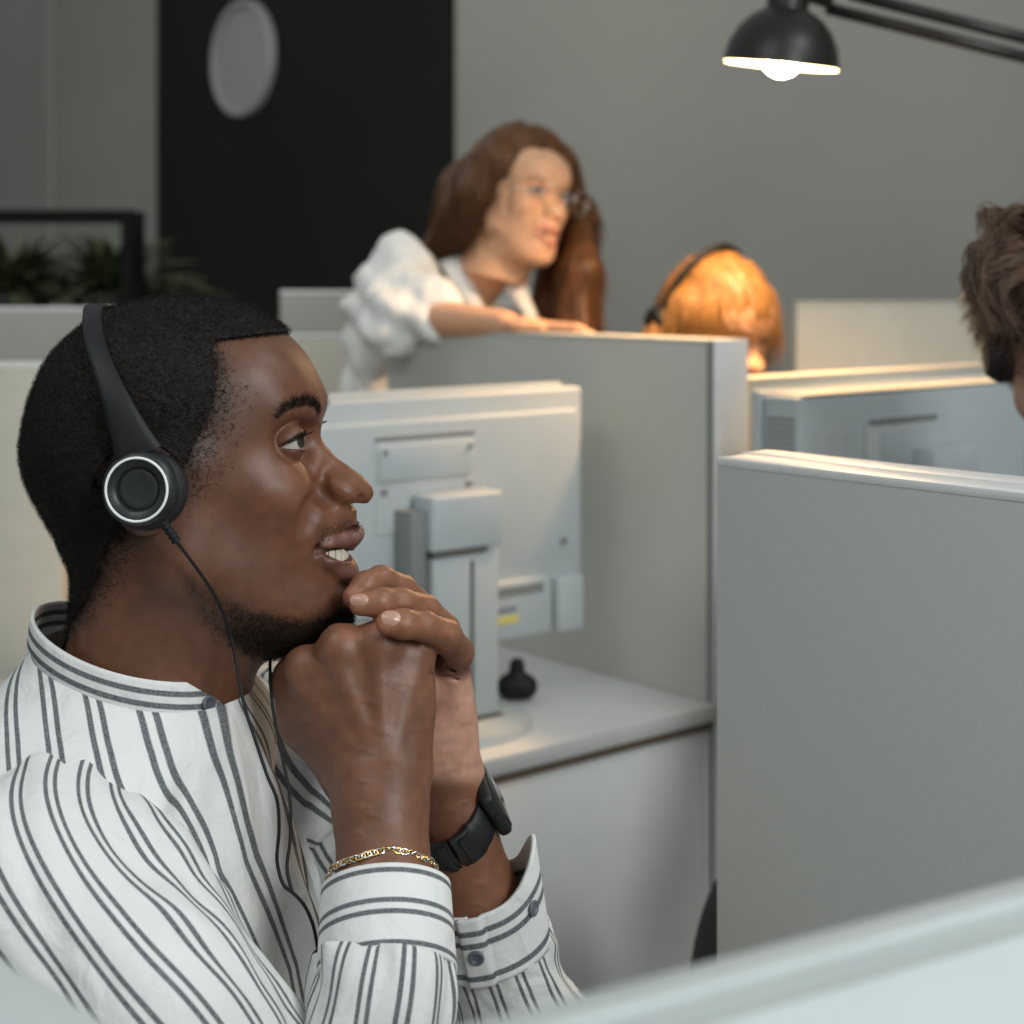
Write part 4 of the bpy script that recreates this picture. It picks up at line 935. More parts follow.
def build_monitors():
    g = None
    # ---- far middle monitor
    org = P(452,712,1.985); org[2] = .7505
    o, bx = monitor('monitor', org, A, .47, .29, 'white monitor seen from behind on the white desk between the man and the partition', g)
    zt = H-.143-.7505; xr = .252; xl = -.235; zb = zt-.270        # panel top, right, left, bottom in local space
    rs_ = bx('rear_shell', (xl,.040,zb), (xr,.085,zt), 'white', .006, 3)
    bx('screen_frame', (xl-.004,.0855,zb-.006), (xr+.004,.100,zt+.004), 'white', .003)
    bx('back_hump', (xl+.02,.028,zb+.006), (xr-.016,.0398,zt-.028), 'white', .005, 3)
    rp = bx('recess', (-.095,.0262,zt-.165), (.055,.0278,zt-.045), 'recess', .001)
    bx('recess_top_band', (-.095,.0255,zt-.052), (.055,.0260,zt-.046), 'slot', 0, par=rp)  # thin dark grey band along the top of the recess
    bx('vesa_plate', (-.092,.0215,zt-.100), (.050,.0258,zt-.058), 'white', .001)
    for x, z in ((-.085,zt-.065),(.045,zt-.065),(-.085,zt-.112),(.045,zt-.112),(.205,zt-.20)):
        bm = bmesh.new(); add_cyl(bm, (x,.0195,z), (x,.029,z), .0035); bm_obj('screw', bm, MT['slot'], o, smooth=True)
    bx('arm_head', (-.045,-.022,zt-.185), (.064,.021,zt-.118), 'white', .004, 3)
    bx('arm_side_gap', (-.068,-.010,zt-.270), (-.046,.0255,zt-.135), 'slot', .001)
    bx('stand_column', (-.040,-.018,.012), (.060,.018,zt-.191), 'white', .004, 3)
    bx('column_joint', (-.042,-.0215,zt-.1905), (.040,.015,zt-.1855), 'dark', 0)
    bx('cable_slot', (.014,-.0192,.020), (.0195,-.0181,zt-.200), 'dark', 0)
    bm = bmesh.new(); add_cyl(bm, (0,.02,0), (0,.02,.010), .112, .108, 48); bm_obj('base', bm, MT['white'], o, smooth=True)
    bx('base_slot', (-.044,-.0235,.0102), (.064,.021,.0118), 'dark', .0003)
    # lower input box with printed label and side cover
    pb = bx('port_box', (.062,.015,zb-.044), (.176,.0395,zb+.028), 'white', .002)
    bx('port_slot', (.070,.0135,zb+.010), (.160,.0149,zb+.022), 'slot', 0, par=pb)
    bx('printed_label', (.080,.0140,zb-.010), (.115,.0149,zb-.003), 'ink', 0, par=pb); bx('yellow_sticker', (.078,.0140,zb-.024), (.118,.0149,zb-.014), 'yellow', 0, par=pb)
    bx('port_cover', (.181,.008,zb-.046), (.226,.0395,zb+.026), 'white', .004)
    # ---- right monitor
    dd = P(788,398,1.95)
    base = np.array([dd[0], dd[1], 0])+U*.292+V*.03; base[2] = .7505
    o, bx = monitor('monitor', base, A, .5, .3, 'white monitor with vented side seen from behind at right, near the second seated man', g)
    zt = H-.142-.7505
    rs_ = bx('rear_shell', (-.27,-.030,zt-.30), (.27,.03,zt), 'white', .006, 3); bx('screen_frame', (-.275,.0305,zt-.315), (.275,.045,zt+.004), 'white', .003)
    bx('top_highlight', (-.262,-.031,zt+.0002), (.262,.024,zt+.0022), 'cream', .0008)  # cream strip: lamplit highlight of the top edge put into the colour
    bx('recess', (-.145,-.0325,zt-.16), (.01,-.0305,zt-.032), 'recess', .001); bx('recess_top_band', (-.140,-.0335,zt-.042), (.002,-.0327,zt-.034), 'slot', 0)  # recess plate with a thin dark grey band near its top
    bx('vesa_plate', (-.115,-.0345,zt-.095), (-.02,-.0330,zt-.050), 'white', .001); bx('rating_label', (-.245,-.0315,zt-.095), (-.185,-.0304,zt-.045), 'recess', 0)
    for x, z in ((-.13,zt-.115),(-.005,zt-.110)):
        bm = bmesh.new(); add_cyl(bm, (x,-.036,z), (x,-.0328,z), .005); bm_obj('screw', bm, MT['slot'], o, smooth=True)
    for k in range(22): bx('vent_slot', (-.2712,-.022,zt-.030-k*.0075), (-.2702,.022,zt-.0268-k*.0075), 'slot', 0, par=rs_)
    bx('stand_column', (-.05,-.065,.010), (.05,-.036,zt-.12), 'white', .003); bx('arm_head', (-.05,-.0658,zt-.1198), (.05,-.0346,zt-.155+.08), 'white', .001)
    bm = bmesh.new(); add_cyl(bm, (0,-.03,0), (0,-.03,.010), .11, .108, 48); bm_obj('base', bm, MT['white'], o, smooth=True)
    d3 = empty('desk', tuple(base*np.array([1,1,0])), A, 'white desk under the right-hand monitor, hidden by the large grey partition', 'desk')
    bm = bmesh.new(); add_box(bm, (-.24,-.27,.728), (.6,.02,.750), .002); bm_obj('desktop', bm, MT['desk'], d3, smooth=True)
    for x in (-.20,.56):
        bm = bmesh.new(); add_box(bm, (x-.02,-.24,0), (x+.02,.0,.7275), .002); bm_obj('leg', bm, MT['alu'], d3, smooth=True)
    # ---- near blurred monitor, bottom right
    a = P(490,1012,.425); b = P(1024,872,.525); dr = b-a; ang = math.atan2(dr[1], dr[0]); z = a[2]*.5+b[2]*.5; mid = (a+b)/2
    base = np.array([mid[0]+.03, mid[1]-.0, .6955]); o, bx = monitor('monitor', base, ang, .5, .3, 'blurred white monitor top edge across the bottom right corner, close to camera', g)
    zt = z-.6955
    def slab(nm, prof, x0, x1, m):
        bm = bmesh.new(); v0 = [bm.verts.new((x0, y, z_)) for y, z_ in prof]; v1 = [bm.verts.new((x1, y, z_)) for y, z_ in prof]
        n = len(prof)
        for i in range(n): bm.faces.new((v0[i], v0[(i+1) % n], v1[(i+1) % n], v1[i]))
        bm.faces.new(v0[::-1]); bm.faces.new(v1); bmesh.ops.recalc_face_normals(bm, faces=bm.faces)
        bmesh.ops.bevel(bm, geom=list(bm.edges), offset=.003, segments=3, affect='EDGES')
        return bm_obj(nm, bm, MT[m], o, smooth=True)
    slab('screen_frame', [(0,zt-.30),(.018,zt-.30),(.018,zt-.004),(.012,zt),(0,zt)], -.155, .40, 'white_near')
    rs_ = slab('rear_shell', [(-.001,zt-.29),(-.050,zt-.27),(-.055,zt-.052),(-.030,zt-.022),(-.001,zt-.008)], -.145, .39, 'white_near')
    for k in range(44): 
        bm = bmesh.new(); x = -.02+k*.0085; add_box(bm, (x,-.0562,zt-.14), (x+.003,-.0548,zt-.070)); bm_obj('vent_slot', bm, MT['recess'], rs_)
    bx('stand_column', (.08,-.085,.008), (.16,-.058,zt-.10), 'white_near'); bm = bmesh.new(); add_cyl(bm, (.10,-.06,0), (.10,-.06,.008), .10, .098, 40); bm_obj('base', bm, MT['white_near'], o, smooth=True)
    # ---- near blurred white screen, bottom left
    a = P(-10,925,.52); b = P(150,1050,.455); z = (a[2]+b[2])/2
    dr = b-a; ang = math.atan2(dr[1], dr[0])
    s = empty('partition', (a[0], a[1], 0), ang, 'blurred white rounded panel in the bottom left corner, close to camera', 'partition')
    bm = bmesh.new(); add_box(bm, (-.4,-.04,.03), (.100,0,z), .008, 4); bm_obj('panel', bm, MT['white_near'], s, smooth=True)
    for x in (-.35, .05):
        bm = bmesh.new(); add_box(bm, (x-.02,-.08,0), (x+.02,.04,.0298), .002); bm_obj('foot', bm, MT['metal_grey'], s, smooth=True)
def build_lamp():
    Y = 2.30; c = P(781,66,Y); s = Y/F; r = 58*s
    lp = empty('desk_lamp', tuple(c), 0, 'black dome lamp glowing warm on a jointed arm at the top right', 'lamp')
    tilt = math.radians(5.5); up = np.array([math.sin(tilt), -.10, math.cos(tilt)])
    Mb = basis(c, up, (1,0,0))
    prof = [(r*1.0,0),(r*.985,.10*r),(r*.93,.36*r),(r*.80,.62*r),(r*.62,.82*r),(r*.42,.95*r),(r*.36,.98*r)]
    lathe('lamp_shade', prof, Mb, MT['metal_black'], lp, 56)
    lathe('shade_inside', [(a*.97, b*.96) for a, b in prof], Mb, MT['lamp_in'], lp, 56)
    lathe('socket', [(.0001,.90*r),(r*.36,.90*r),(r*.36,1.9*r),(r*.28,2.0*r),(.0001,2.0*r)], Mb, MT['metal_black'], lp, 32)
    bm = bmesh.new(); bmesh.ops.create_uvsphere(bm, u_segments=24, v_segments=16, radius=r*.34, matrix=Matrix.Translation(c+up*r*.14)); bm_obj('bulb', bm, MT['bulb'], lp, smooth=True, world=True)
    a0 = P(826,8,Y); a1 = P(1100,76,Y*.98)
    b0 = P(850,-6,Y); b1 = P(1100,57,Y*.98); j = P(800,-8,Y)
    for p_, q_ in ((a0, a1), (b0, b1)):
        v, f = tube([p_, p_*.5+q_*.5, q_], .0090, 12); mesh_np('arm', v, f, MT['metal_black'], lp)
    v, f = tube([c+up*r*1.5, j, P(832,2,Y)], .011, 12); mesh_np('joint', v, f, MT['metal_black'], lp)
    k = P(1105,68,Y*.98); e = np.array([k[0]+.12, k[1], 1.22])
    v, f = tube([k, (k+e)/2, e, e*np.array([1,1,0])+np.array([0,0,.772])], .010, 12); mesh_np('lower_arm', v, f, MT['metal_grey'], lp)
    bm = bmesh.new(); add_cyl(bm, (e[0],e[1],.7505), (e[0],e[1],.775), .09, .085, 40); bm_obj('base', bm, MT['metal_black'], lp, smooth=True, world=True)
    L = bpy.data.lights.new('bulb_light', 'SPOT'); L.energy = 40; L.color = (1,.58,.27); L.spot_size = math.radians(150); L.spot_blend = .5; L.shadow_soft_size = .03
    lo = bpy.data.objects.new('bulb_light', L); COL.objects.link(lo); lo.location = Vector(c-up*.015); lo.rotation_euler = (math.radians(-4), math.radians(5), 0)
def build_planter():
    Y = 4.4; pa = P(-70,216,Y); pb = P(128,210,Y); z0 = 0
    o = empty('plant_stand', (pa[0], Y, 0), 0, 'black metal frame plant stand at the left edge holding a dark planter', 'plant stand')
    x0, x1 = pa[0], pb[0]; zt = pb[2]; d = .12
    t = .016
    for x in (x0, x1):
        for y in (Y, Y+d): bm = bmesh.new(); add_box(bm, (x-t,y-t,0), (x+t,y+t,zt), .002); bm_obj('post', bm, MT['frame_black'], o, smooth=True, world=True)
    for y in (Y, Y+d): bm = bmesh.new(); add_box(bm, (x0+t+.001,y-t,zt-2*t), (x1-t-.001,y+t,zt), .002); bm_obj('rail', bm, MT['frame_black'], o, smooth=True, world=True)
    bm = bmesh.new(); add_box(bm, (x0+t+.001,Y+.01,.98), (x1-t-.001,Y+d-.01,1.0), .002); bm_obj('shelf', bm, MT['frame_black'], o, smooth=True, world=True)
    def plant(x, y, z, n, ln, seed, label, rad=.16):
        po = empty('potted_plant', (x, y, z), 0, label, 'plant', 'dark leafy plants by the black stand')
        lathe('pot', [(.0001,0),(rad*.6,0),(rad*.75,.16),(rad*.70,.16),(.0001,.13)], basis((x,y,z+.001), (0,0,1), (1,0,0)), MT['pot'], po, 28)
        r = np.random.default_rng(seed); vs = []; fs = []; k = 0
        for i in range(n):
            a = r.uniform(0, 6.28); b = r.uniform(.25, 1.3); L = ln*r.uniform(.5, 1.1); dr = np.array([math.cos(a)*math.sin(b), math.sin(a)*math.sin(b)*.6, math.cos(b)])
            p = [np.array([x, y, z+.13])+dr*L*u+np.array([0,0,-.35*L])*(u**2.2) for u in np.linspace(0, 1, 6)]
            w = np.array([.3,.8,1,.9,.6,.05])*.014*r.uniform(.7, 1.4); sd = np.cross(dr, [0,0,1]); sd /= np.linalg.norm(sd)+1e-6
            for q_ in range(6): vs += [p[q_]-sd*w[q_], p[q_]+np.array([0,0,.003]), p[q_]+sd*w[q_]]
            for q_ in range(5):
                for s_ in (0, 1): fs.append([k+q_*3+s_, k+q_*3+s_+1, k+q_*3+s_+4, k+q_*3+s_+3])
            k += 18
        mesh_np('foliage', np.array(vs), [np.array(fs)], MT['leaf'], po)
    plant(x0+.13, Y+.30, 1.10, 260, .34, 5, 'dark leafy potted plant at the far left edge of the black stand', .15)
    plant(x1-.12, Y+.30, 1.10, 280, .34, 6, 'dark leafy potted plant next to the right post of the black stand', .15)
    plant(x1+.14, Y+.30, 1.0, 80, .22, 8, 'small trailing dark plant just right of the black stand', .10)
    bm = bmesh.new(); add_box(bm, (x1+.06,Y+.20,0), (x1+.26,Y+.40,1.0), .004); tag(bm_obj('pedestal', bm, MT['wall_dark'], smooth=True), 'dark pedestal under the trailing plant beside the stand', 'pedestal')
# ---------------------------------------------------------------- the other people
def place_head(T, scale, base, lips, brow, h=.0022, closed=True, female=False):
    if not hasattr(place_head, 'c'): place_head.c = head_field(.0024, True)
    v0, f = place_head.c; col = head_colors(v0, base, lips, tuple(.55*q_ for q_ in brow), dark=False)
    v = v0-np.array([HC[0], MID, HC[2]])
    v = v*scale
    return v @ T[:3, :3].T+T[:3, 3], f, col, v0
HC = P(165,450,MID)
def Tm(c, yaw, pitch=0, roll=0):
    M = Matrix.Translation(Vector(c)) @ Matrix.Rotation(yaw, 4, 'Z') @ Matrix.Rotation(pitch, 4, 'Y') @ Matrix.Rotation(roll, 4, 'X')
    return np.array(M)
def tf(T, p): p = np.atleast_2d(np.array(p, float)); return p @ T[:3, :3].T+T[:3, 3]
def eyes_for(root, T, scale):
    for sg in (1, -1):
        c = EYE_C.copy(); c[1] = MID+(c[1]-MID)*sg; c = (c-np.array([HC[0], MID, HC[2]]))*scale
        eye_mesh('eye', c, sg, root, T=T, gaze=(1, 0, -.15), white=(.22,.17,.14))
def headset_simple(T, s, label, r=.086, xoff=-.010):
    c0 = tf(T, (0,0,0))[0]; root = empty('headset', tuple(c0), 0, label, 'headset')
    th = np.linspace(-.12, np.pi+.12, 40); pts = np.stack([0*th+xoff, np.cos(th)*(.083*s), np.sin(th)*.112*s-.004], -1)
    v, f = tube(tf(T, pts), .0065, 10, ref=tuple(T[:3, 0])); mesh_np('headband', v, f, MT['black'], root)
    for sg in (1, -1):
        cc = tf(T, (xoff, sg*.086*s, -.022*s))[0]; a = T[:3, 1]*sg
        lathe('ear_cup', [(.0001,.014),(.018,.013),(.022,.008),(.026,0),(.025,-.010),(.018,-.014),(.0001,-.014)], basis(cc, a), MT['black'], root, 32)
    return root
def build_woman():
    root = empty('person', (-.18, 2.95, 0), 0, 'standing woman with long auburn hair and glasses leaning on the partition, white blouse', 'person')
    s = .90; Yh = 2.76
    hc = P(518,192,Yh); T = Tm(hc, math.radians(-50), math.radians(10), math.radians(-8))
    base = (.62,.36,.22)
    v, f, col, v0 = place_head(T, s, base, (.55,.20,.14), (.22,.11,.05))
    b = Field((-.42,2.25,.85), (.20,3.15,1.45), .005)
    nk = tf(T, (-.02,0,-.12))[0]; sh = np.array([-.13, 2.93, 1.21])
    b.chain([nk, nk*.4+sh*.6+np.array([0,0,.0]), sh], [.048,.046,.06], k=.02)
    b.ell((-.13,2.96,1.07), (.13,.085,.19), k=.03)
    S = np.array([-.22, 2.86, 1.235]); E = P(405,318,2.62)+np.array([0,0,.004]); W = P(505,322,2.46)+np.array([0,0,-.004]); Hn = P(540,326,2.43)
    b.chain([S, E], [.045,.036], k=.02); b.chain([E, W], [.034,.022], k=.01); b.ell(W*.4+Hn*.6, (.036,.028,.013), k=.01)
    for i in range(4):
        o_ = np.array([.012*i, .030-.018*i, 0]); b.chain([W*.2+Hn*.8+o_*.6, Hn+o_+np.array([.018,-.010,-.002]), Hn+o_+np.array([.040,-.020,-.012])], [.0085,.0075,.0065], k=.003)
    b.chain([W, W+np.array([.03,-.03,.004]), W+np.array([.055,-.045,-.004])], [.011,.009,.007], k=.004)
    S2 = np.array([.0, 2.98, 1.20]); E2 = np.array([.10, 2.85, .99]); b.chain([S2, E2, np.array([.05,2.66,.98])], [.045,.036,.026], k=.02)
    v2, f2 = b.mesh(); c2 = np.tile(np.array(base)*np.array([1,.93,.9]), (len(v2), 1))
    mesh_np('body', np.vstack([v, v2]), np.vstack([f, f2+len(v)]), MT['skin_light'], root, attrs={'Col': ('FLOAT_COLOR', np.vstack([col, c2]))})
    eyes_for(root, T, s)
    # blouse with a puffed rolled sleeve
    q = Field((-.50,2.50,.55), (.22,3.15,1.42), .0055)
    q.ell((-.15,2.95,1.03), (.165,.115,.27), k=.04)
    q.cap((-.21,2.90,1.235), (-.05,2.95,1.235), .055, .045, k=.03)
    q.cap(P(405,275,2.80), P(398,298,2.76), .066, .066, k=.03); q.cap(P(398,290,2.78), P(400,306,2.68), .066, .060, k=.02); q.cap(P(400,308,2.68), P(432,311,2.58), .058, .044, k=.015)
    q.cap(S2, E2, .060, .052, k=.03); q.ell(E+np.array([-.010,.0,.0]), (.060,.058,.052), k=.02); q.cap(S, E, .066, .058, k=.02)
    q.chain([P(388,320,2.82), P(385,395,2.86), P(385,470,2.88)], [.070,.068,.075], k=.03)
    q.ell(P(478,290,2.86), (.055,.06,.04), k=.02, sub=True)
    q.cap(nk+np.array([.02,-.02,.0]), P(505,345,2.80), .040, .020, k=.015, sub=True)
    v4, f4 = q.mesh(); n4 = vnormals(v4, f4); v4 = v4+n4*(.013*vnoise(v4*np.array([1,1,.6]), 17, 12)+.006*np.sin(v4[:, 0]*60+v4[:, 2]*45+3*np.sin(v4[:, 2]*20)))[:, None]
    mesh_np('blouse', v4, f4, MT['blouse'], root)
    for d_ in (-1, 1):   # collar leaves
        p0 = P(452 if d_ < 0 else 512, 258, 2.80); pts = [p0, p0+np.array([.02*(1 if d_ < 0 else .2), -.03, -.045]), p0+np.array([.055 if d_ < 0 else .035, -.055, -.105])]
        pr = catmull(pts, 10); sd = np.array([.022,.004,.008]); w = np.linspace(1, .35, 10)[:, None]
        vs = np.stack([pr-sd*w, pr+np.array([0,-.006,0]), pr+sd*w], 1).reshape(-1, 3)
        o = mesh_np('collar', vs, grid_faces(10, 3, False), MT['blouse'], root); md = o.modifiers.new('t', 'SOLIDIFY'); md.thickness = .003
    # long hair: cap, curtains on both sides, and real strands
    hh = Field((-.45,2.45,.95), (.25,3.10,1.62), .0045)
    def L(x, y, z): return tf(T, (x*s, y*s, z*s))[0]
    hh.ell(L(-.018,0,.030), (.096*s,.085*s,.102*s), k=.02, R=T[:3, :3].T.tolist() if False else [[T[i, j] for j in range(3)] for i in range(3)])
    hh.ell(L(-.045,0,-.03), (.070*s,.079*s,.090*s), k=.03, R=[[T[i, j] for j in range(3)] for i in range(3)])
    # near side curtain falls behind the shoulder, far side falls past the face to the partition
    hh.chain([L(-.005,-.068,.055), L(-.020,-.080,-.02), P(462,215,2.80), P(438,252,2.86)], [.030,.030,.036,.030], k=.03)
    hh.chain([L(-.03,-.05,.03), P(468,190,2.84), P(450,240,2.90)], [.04,.045,.036], k=.03)
    hh.chain([L(.015,.030,.100), L(.030,.064,.070), L(.042,.086,.02), P(582,218,2.80), P(580,270,2.74), P(576,330,2.72)], [.022,.026,.026,.026,.034,.038], k=.02)
    hh.chain([L(.0,.07,.03), P(560,250,2.86), P(556,300,2.82), P(560,345,2.78)], [.03,.034,.036,.03], k=.02)
    hh.cap(L(.140,-.02,-.07), L(.110,-.015,.016), .052, .045, k=.012, sub=True)      # open for the face
    hh.cap(L(.10,-.05,-.06), L(.06,-.075,-.055), .040, .028, k=.015, sub=True)
    v5, f5 = hh.mesh(); n5 = vnormals(v5, f5); v5 = v5+n5*(.0035*vnoise(v5*np.array([1,1,.12]), 55, 14))[:, None]
    s5, g5 = strands(v5, f5, np.ones(len(v5)), 7000, .05, .0007, curl=.25, lift=.12, seed=14, vel=(0,0,-1.3))
    mesh_np('hair', np.vstack([v5, s5]), [f5, g5+len(v5)], MT['hair_brown'], root)
    # glasses
    gl = empty('glasses', tuple(hc), 0, 'thin wire glasses on the standing woman with auburn hair', 'glasses')
    for sg in (1, -1):
        c = tf(T, (.140*s, sg*.034*s, .003))[0]; Mb = basis(c, T[:3, 0]+.25*sg*T[:3, 1]); tt = np.linspace(0, 2*np.pi, 30)
        ring = np.array([c+Mb[:3, 0]*.020*math.cos(a)+Mb[:3, 1]*.023*math.sin(a) for a in tt]); a_, b_ = tube(ring, .0010, 6, False, ref=tuple(Mb[:3, 2])); mesh_np('rim', a_, b_, MT['silver'], gl)
        a_, b_ = tube(tf(T, [(.135*s, sg*.056*s, .006), (.06*s, sg*.072*s, .004), (-.01*s, sg*.076*s, .0)]), .0010, 6); mesh_np('temple', a_, b_, MT['silver'], gl)
    a_, b_ = tube(tf(T, [(.142*s, -.013*s, .006), (.150*s, 0, .008), (.142*s, .013*s, .006)]), .0010, 6); mesh_np('bridge', a_, b_, MT['silver'], gl)
    legs(root, (-.15, 2.95), .98)
def legs(root, xy, zt, m='trousers'):
    x, y = xy; t = Field((x-.25,y-.20,.02), (x+.25,y+.22,zt+.05), .010)
    t.ell((x,y,zt-.10), (.16,.11,.13), k=.04)
    for sx in (-1, 1): t.chain([(x+sx*.08,y,zt-.14), (x+sx*.09,y-.01,.48), (x+sx*.09,y,.10)], [.085,.060,.048], k=.02)
    a, b = t.mesh(); mesh_np('trousers', a, b, MT[m], root)
    for sx in (-1, 1):
        s2 = Field((x+sx*.09-.08,y-.22,-.01), (x+sx*.09+.08,y+.12,.15), .008); s2.chain([(x+sx*.09,y+.02,.05),(x+sx*.09,y-.12,.035)], [.045,.034], k=.02); a, b = s2.mesh(); a[:, 2] = np.maximum(a[:, 2], .001); mesh_np('shoe', a, b, MT['shoe'], root)
def seated(root, xy, yaw, base, shirt_m, col, zsh=1.02, hcz=None):
    """simple seated trunk under a head, hidden behind the screens"""
    x, y = xy; f = Field((x-.32,y-.32,.45), (x+.32,y+.32,zsh+.10), .008)
    c, s_ = math.cos(yaw), math.sin(yaw); lat = np.array([-s_, c, 0]); fw = np.array([c, s_, 0]); o = np.array([x, y, 0])
    f.cap(o-lat*.15+(0,0,zsh-.05), o+lat*.15+(0,0,zsh-.05), .05, .05, k=.03); f.ell(o+(0,0,zsh-.22), (.13,.13,.22), k=.04); f.ell(o+(0,0,.56), (.15,.15,.11), k=.04)
    for sg in (-1, 1): f.chain([o+lat*.17*sg+(0,0,zsh-.06), o+lat*.20*sg+fw*.05+(0,0,zsh-.30), o+lat*.12*sg+fw*.22+(0,0,zsh-.29)], [.05,.042,.036], k=.02)
    a, b = f.mesh(); mesh_np('shirt', a, b, MT[shirt_m], root)
    t = Field((x-.60,y-.60,.02), (x+.60,y+.60,.66), .011); t.ell(o+(0,0,.52), (.16,.16,.09), k=.03)
    for sg in (-1, 1): t.chain([o+lat*.09*sg+(0,0,.50), o+lat*.10*sg+fw*.40+(0,0,.50), o+lat*.10*sg+fw*.42+(0,0,.10)], [.075,.06,.05], k=.02)
    a, b = t.mesh(); mesh_np('trousers', a, b, MT['trousers'], root)
    for sg in (-1, 1):
        p = o+lat*.10*sg+fw*.42; s2 = Field(p+(-.2,-.2,-.01), p+(.2,.2,.13), .009); s2.cap(p+(0,0,.045), p+fw*.13+(0,0,.035), .042, .033, k=.02); a, b = s2.mesh(); a[:, 2] = np.maximum(a[:, 2], .001); mesh_np('shoe', a, b, MT['shoe'], root)
def build_blonde():
    s = .90; Yh = 2.62; hc = P(716,318,Yh)
    root = empty('person', (hc[0]+.0, hc[1]+.05, 0), 0, 'seated woman with blonde hair and headset looking down behind the pale blue post', 'person')
    T = Tm(hc, math.radians(-48), math.radians(30), math.radians(4)); base = (.60,.34,.20)
    v, f, col, _ = place_head(T, s, base, (.55,.20,.14), (.30,.17,.08))
    b = Field(hc+(-.15,-.1,-.40), hc+(.15,.22,0), .006); nk = tf(T, (-.03,0,-.10))[0]; b.chain([nk, hc+(-.02,.06,-.20), hc+(-.02,.07,-.34)], [.046,.048,.06], k=.02)
    v2, f2 = b.mesh(); mesh_np('body', np.vstack([v, v2]), np.vstack([f, f2+len(v)]), MT['skin_light'], root, attrs={'Col': ('FLOAT_COLOR', np.vstack([col, np.tile(base, (len(v2), 1))]))})
    eyes_for(root, T, s)
    R_ = [[T[i, j] for j in range(3)] for i in range(3)]
    def L(x, y, z): return tf(T, (x*s, y*s, z*s))[0]
    hh = Field(hc+(-.18,-.18,-.30), hc+(.18,.22,.18), .0045)
    hh.ell(L(-.004,0,.022), (.106*s,.086*s,.100*s), k=.02, R=R_); hh.ell(L(-.045,0,-.03), (.070*s,.080*s,.085*s), k=.03, R=R_)
    hh.chain([L(-.01,-.075,.02), L(-.03,-.085,-.06), hc+(-.085,.03,-.16), hc+(-.09,.05,-.24)], [.028,.030,.034,.03], k=.02)
    hh.chain([L(.045,.055,.060), L(.055,.074,.0), L(.035,.082,-.06), L(.0,.085,-.14)], [.018,.020,.022,.02], k=.02)
    hh.cap(L(.155,0,-.08), L(.130,0,.006), .056, .048, k=.012, sub=True); hh.cap(L(.10,-.05,-.06), L(.06,-.078,-.05), .038, .026, k=.012, sub=True)
    v5, f5 = hh.mesh(); n5 = vnormals(v5, f5); v5 = v5+n5*(.0030*vnoise(v5*np.array([1,1,.15]), 55, 15))[:, None]
    s5, g5 = strands(v5, f5, np.ones(len(v5)), 5000, .04, .0006, curl=.25, lift=.12, seed=15, vel=(.2,0,-1.3))
    mesh_np('hair', np.vstack([v5, s5]), [f5, g5+len(v5)], MT['hair_blonde'], root)
    headset_simple(T, s*1.13, 'black headset over the blonde hair of the seated woman', xoff=-.040)
    seated(root, (hc[0]-.02, hc[1]+.10), math.radians(-48), base, 'knit', None, zsh=1.04)
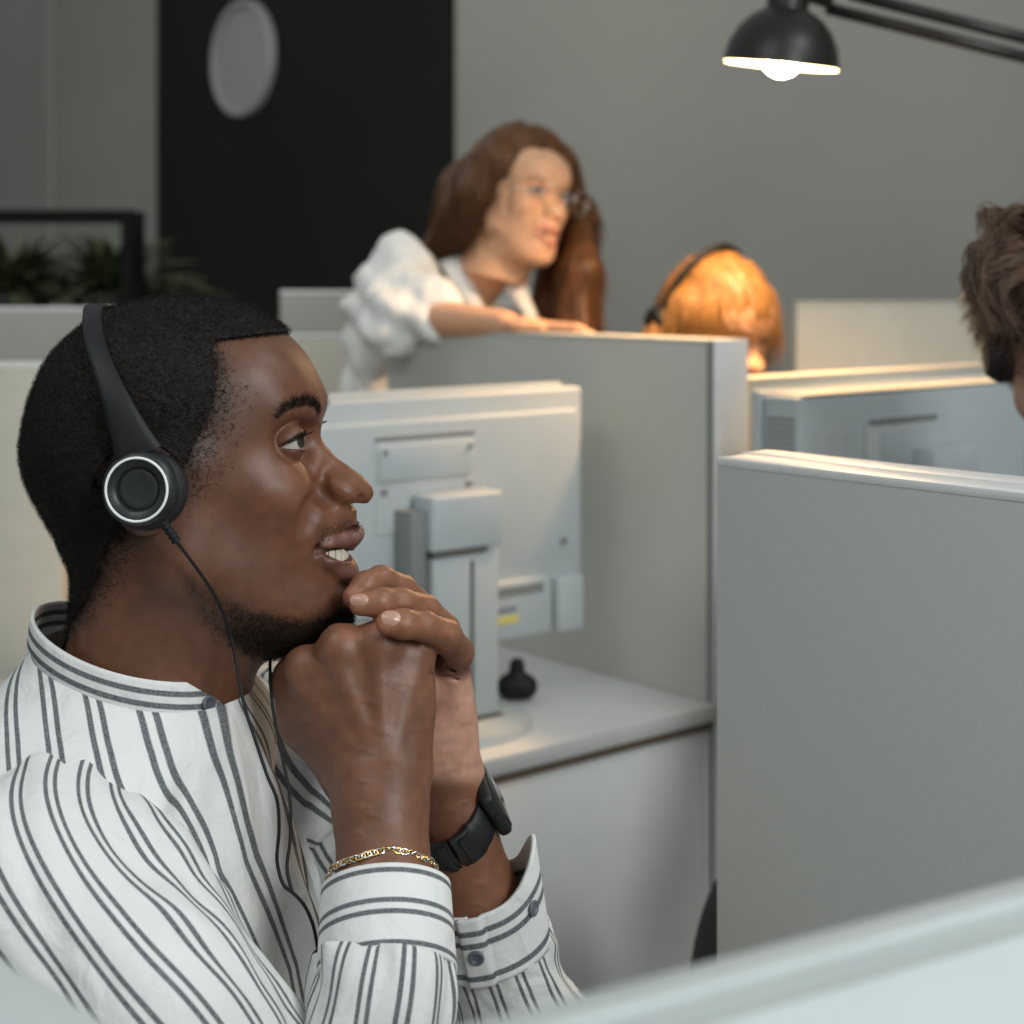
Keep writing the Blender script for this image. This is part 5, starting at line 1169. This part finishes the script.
def build_second_man():
    s = .97; Yh = 1.62; hc = P(1088,336,Yh)
    root = empty('person', (hc[0], hc[1]+.08, 0), 0, 'man with tousled brown hair and headset cut off by the right edge', 'person')
    T = Tm(hc, math.radians(-97), math.radians(6), 0); base = (.40,.225,.16)
    v, f, col, _ = place_head(T, s, base, (.40,.16,.12), (.06,.035,.02))
    b = Field(hc+(-.15,-.12,-.40), hc+(.15,.22,0), .006); nk = tf(T, (-.03,0,-.11))[0]; b.chain([nk, hc+(0,.03,-.21), hc+(0,.05,-.34)], [.052,.054,.065], k=.02)
    v2, f2 = b.mesh(); mesh_np('body', np.vstack([v, v2]), np.vstack([f, f2+len(v)]), MT['skin_light'], root, attrs={'Col': ('FLOAT_COLOR', np.vstack([col, np.tile(base, (len(v2), 1))]))})
    eyes_for(root, T, s)
    R_ = [[T[i, j] for j in range(3)] for i in range(3)]
    def L(x, y, z): return tf(T, (x*s, y*s, z*s))[0]
    hh = Field(hc+(-.20,-.20,-.22), hc+(.20,.22,.22), .004)
    hh.ell(L(-.020,0,.030), (.100*s,.086*s,.096*s), k=.02, R=R_); hh.ell(L(-.03,-.025,.045), (.085*s,.080*s,.075*s), k=.03, R=R_)
    hh.cap(L(.150,0,-.07), L(.122,0,.040), .070, .064, k=.012, sub=True)
    [hh.cap(L(-.03,-.105*g,-.078), L(.10,-.105*g,-.070), .055, .055, k=.01, sub=True) for g in (1, -1)]
    v5, f5 = hh.mesh(); n5 = vnormals(v5, f5); v5 = v5+n5*(.0035*vnoise(v5*np.array([1,1,.5]), 60, 16))[:, None]
    s5, g5 = strands(v5, f5, np.ones(len(v5)), 9000, .026, .0006, curl=.6, lift=.35, seed=16, vel=(-.3,-.2,-.9), segs=4)
    parts_v = [v5, s5]; parts_f = [f5, g5+len(v5)]; n = len(v5)+len(s5); r = np.random.default_rng(5)
    def lock(p0, p1, p2, w, k):
        nonlocal n
        for i in range(k):
            j = r.normal(size=(3, 3))*w; pts = catmull([p0+j[0], p1+j[1], p2+j[2]*1.4], 12)
            a, b_ = tube(pts, np.linspace(.0012, .0002, 12), 4, False); parts_v.append(a); parts_f.append(b_[0]+n); n += len(a)
    for (a, b_, c) in (((1035,235),(985,212),(990,238)), ((1040,225),(995,215),(1000,240)), ((1020,240),(972,252),(984,312)), ((1025,250),(968,275),(992,330)), ((1030,260),(978,280),(1004,322)), ((1015,232),(1000,225),(975,262)), ((1050,230),(1020,208),(1000,222)), ((1040,270),(1000,290),(1012,330)), ((1030,245),(985,250),(975,300))):
        lock(P(*a, 1.56), P(*b_, 1.545), P(*c, 1.54), .0035, 46)
    pf = [q for q in parts_f]; quads = np.vstack(pf); mesh_np('hair', np.vstack(parts_v), [quads], MT['hair_dkbrown'], root)
    # headset seen edge-on
    hs = headset_simple(T, 1.0, 'black headset on the man at the right edge', xoff=.0)
    seated(root, (hc[0]+.0, hc[1]+.10), math.radians(-97), base, 'knit', None, zsh=1.06)
# ---------------------------------------------------------------- light and camera
def build_light():
    def area(name, loc, target, size, energy, col, sy=None):
        L = bpy.data.lights.new(name, 'AREA'); L.energy = energy; L.color = col; L.size = size
        if sy: L.shape = 'RECTANGLE'; L.size_y = sy
        o = bpy.data.objects.new(name, L); COL.objects.link(o); o.location = loc
        o.rotation_euler = (Vector(target)-Vector(loc)).to_track_quat('-Z', 'Y').to_euler(); return o
    area('window_light', (1.25,-.60,2.0), (-.15,1.05,1.1), .7, 32, (.97,1.0,.99), .7)
    area('fill_light', (-.9,.3,2.7), (-.2,1.3,.9), 1.2, 11, (.95,.99,.97), .6)  # unseen fill added from camera left
    area('fill_light', (-1.3,2.9,2.9), (-1.2,6.0,1.6), 1.6, 36, (1,.97,.90), 1.0)  # unseen fill added to brighten the back walls
    area('fill_light', (1.3,.9,2.7), (.5,1.9,1.0), .9, 11, (.95,.99,1.0), .5)  # unseen fill added to brighten the right-hand monitor, man and desk front
    w = bpy.data.worlds.new('world'); SC.world = w; w.use_nodes = True
    w.node_tree.nodes['Background'].inputs[0].default_value = (.90,.98,1,1); w.node_tree.nodes['Background'].inputs[1].default_value = .34
    cam = bpy.data.cameras.new('camera'); co = bpy.data.objects.new('camera', cam); COL.objects.link(co); SC.camera = co
    cam.sensor_width = 36; cam.lens = F/1024*36; cam.shift_y = -(512-HZ)/1024; co.location = (0,0,H); co.rotation_euler = (math.pi/2,0,0)
    cam.clip_start = .02; cam.dof.use_dof = True; cam.dof.focus_distance = .99; cam.dof.aperture_fstop = 6.8
    vs = SC.view_settings; vs.view_transform = 'Standard'; vs.look = 'None'; vs.gamma = 1; vs.exposure = 0; vs.use_curve_mapping = False
build_room(); build_cubicles(); build_monitors(); build_lamp(); build_planter()
build_man(); build_headset(); build_watch(); build_bracelet()
build_woman(); build_blonde(); build_second_man(); build_light()
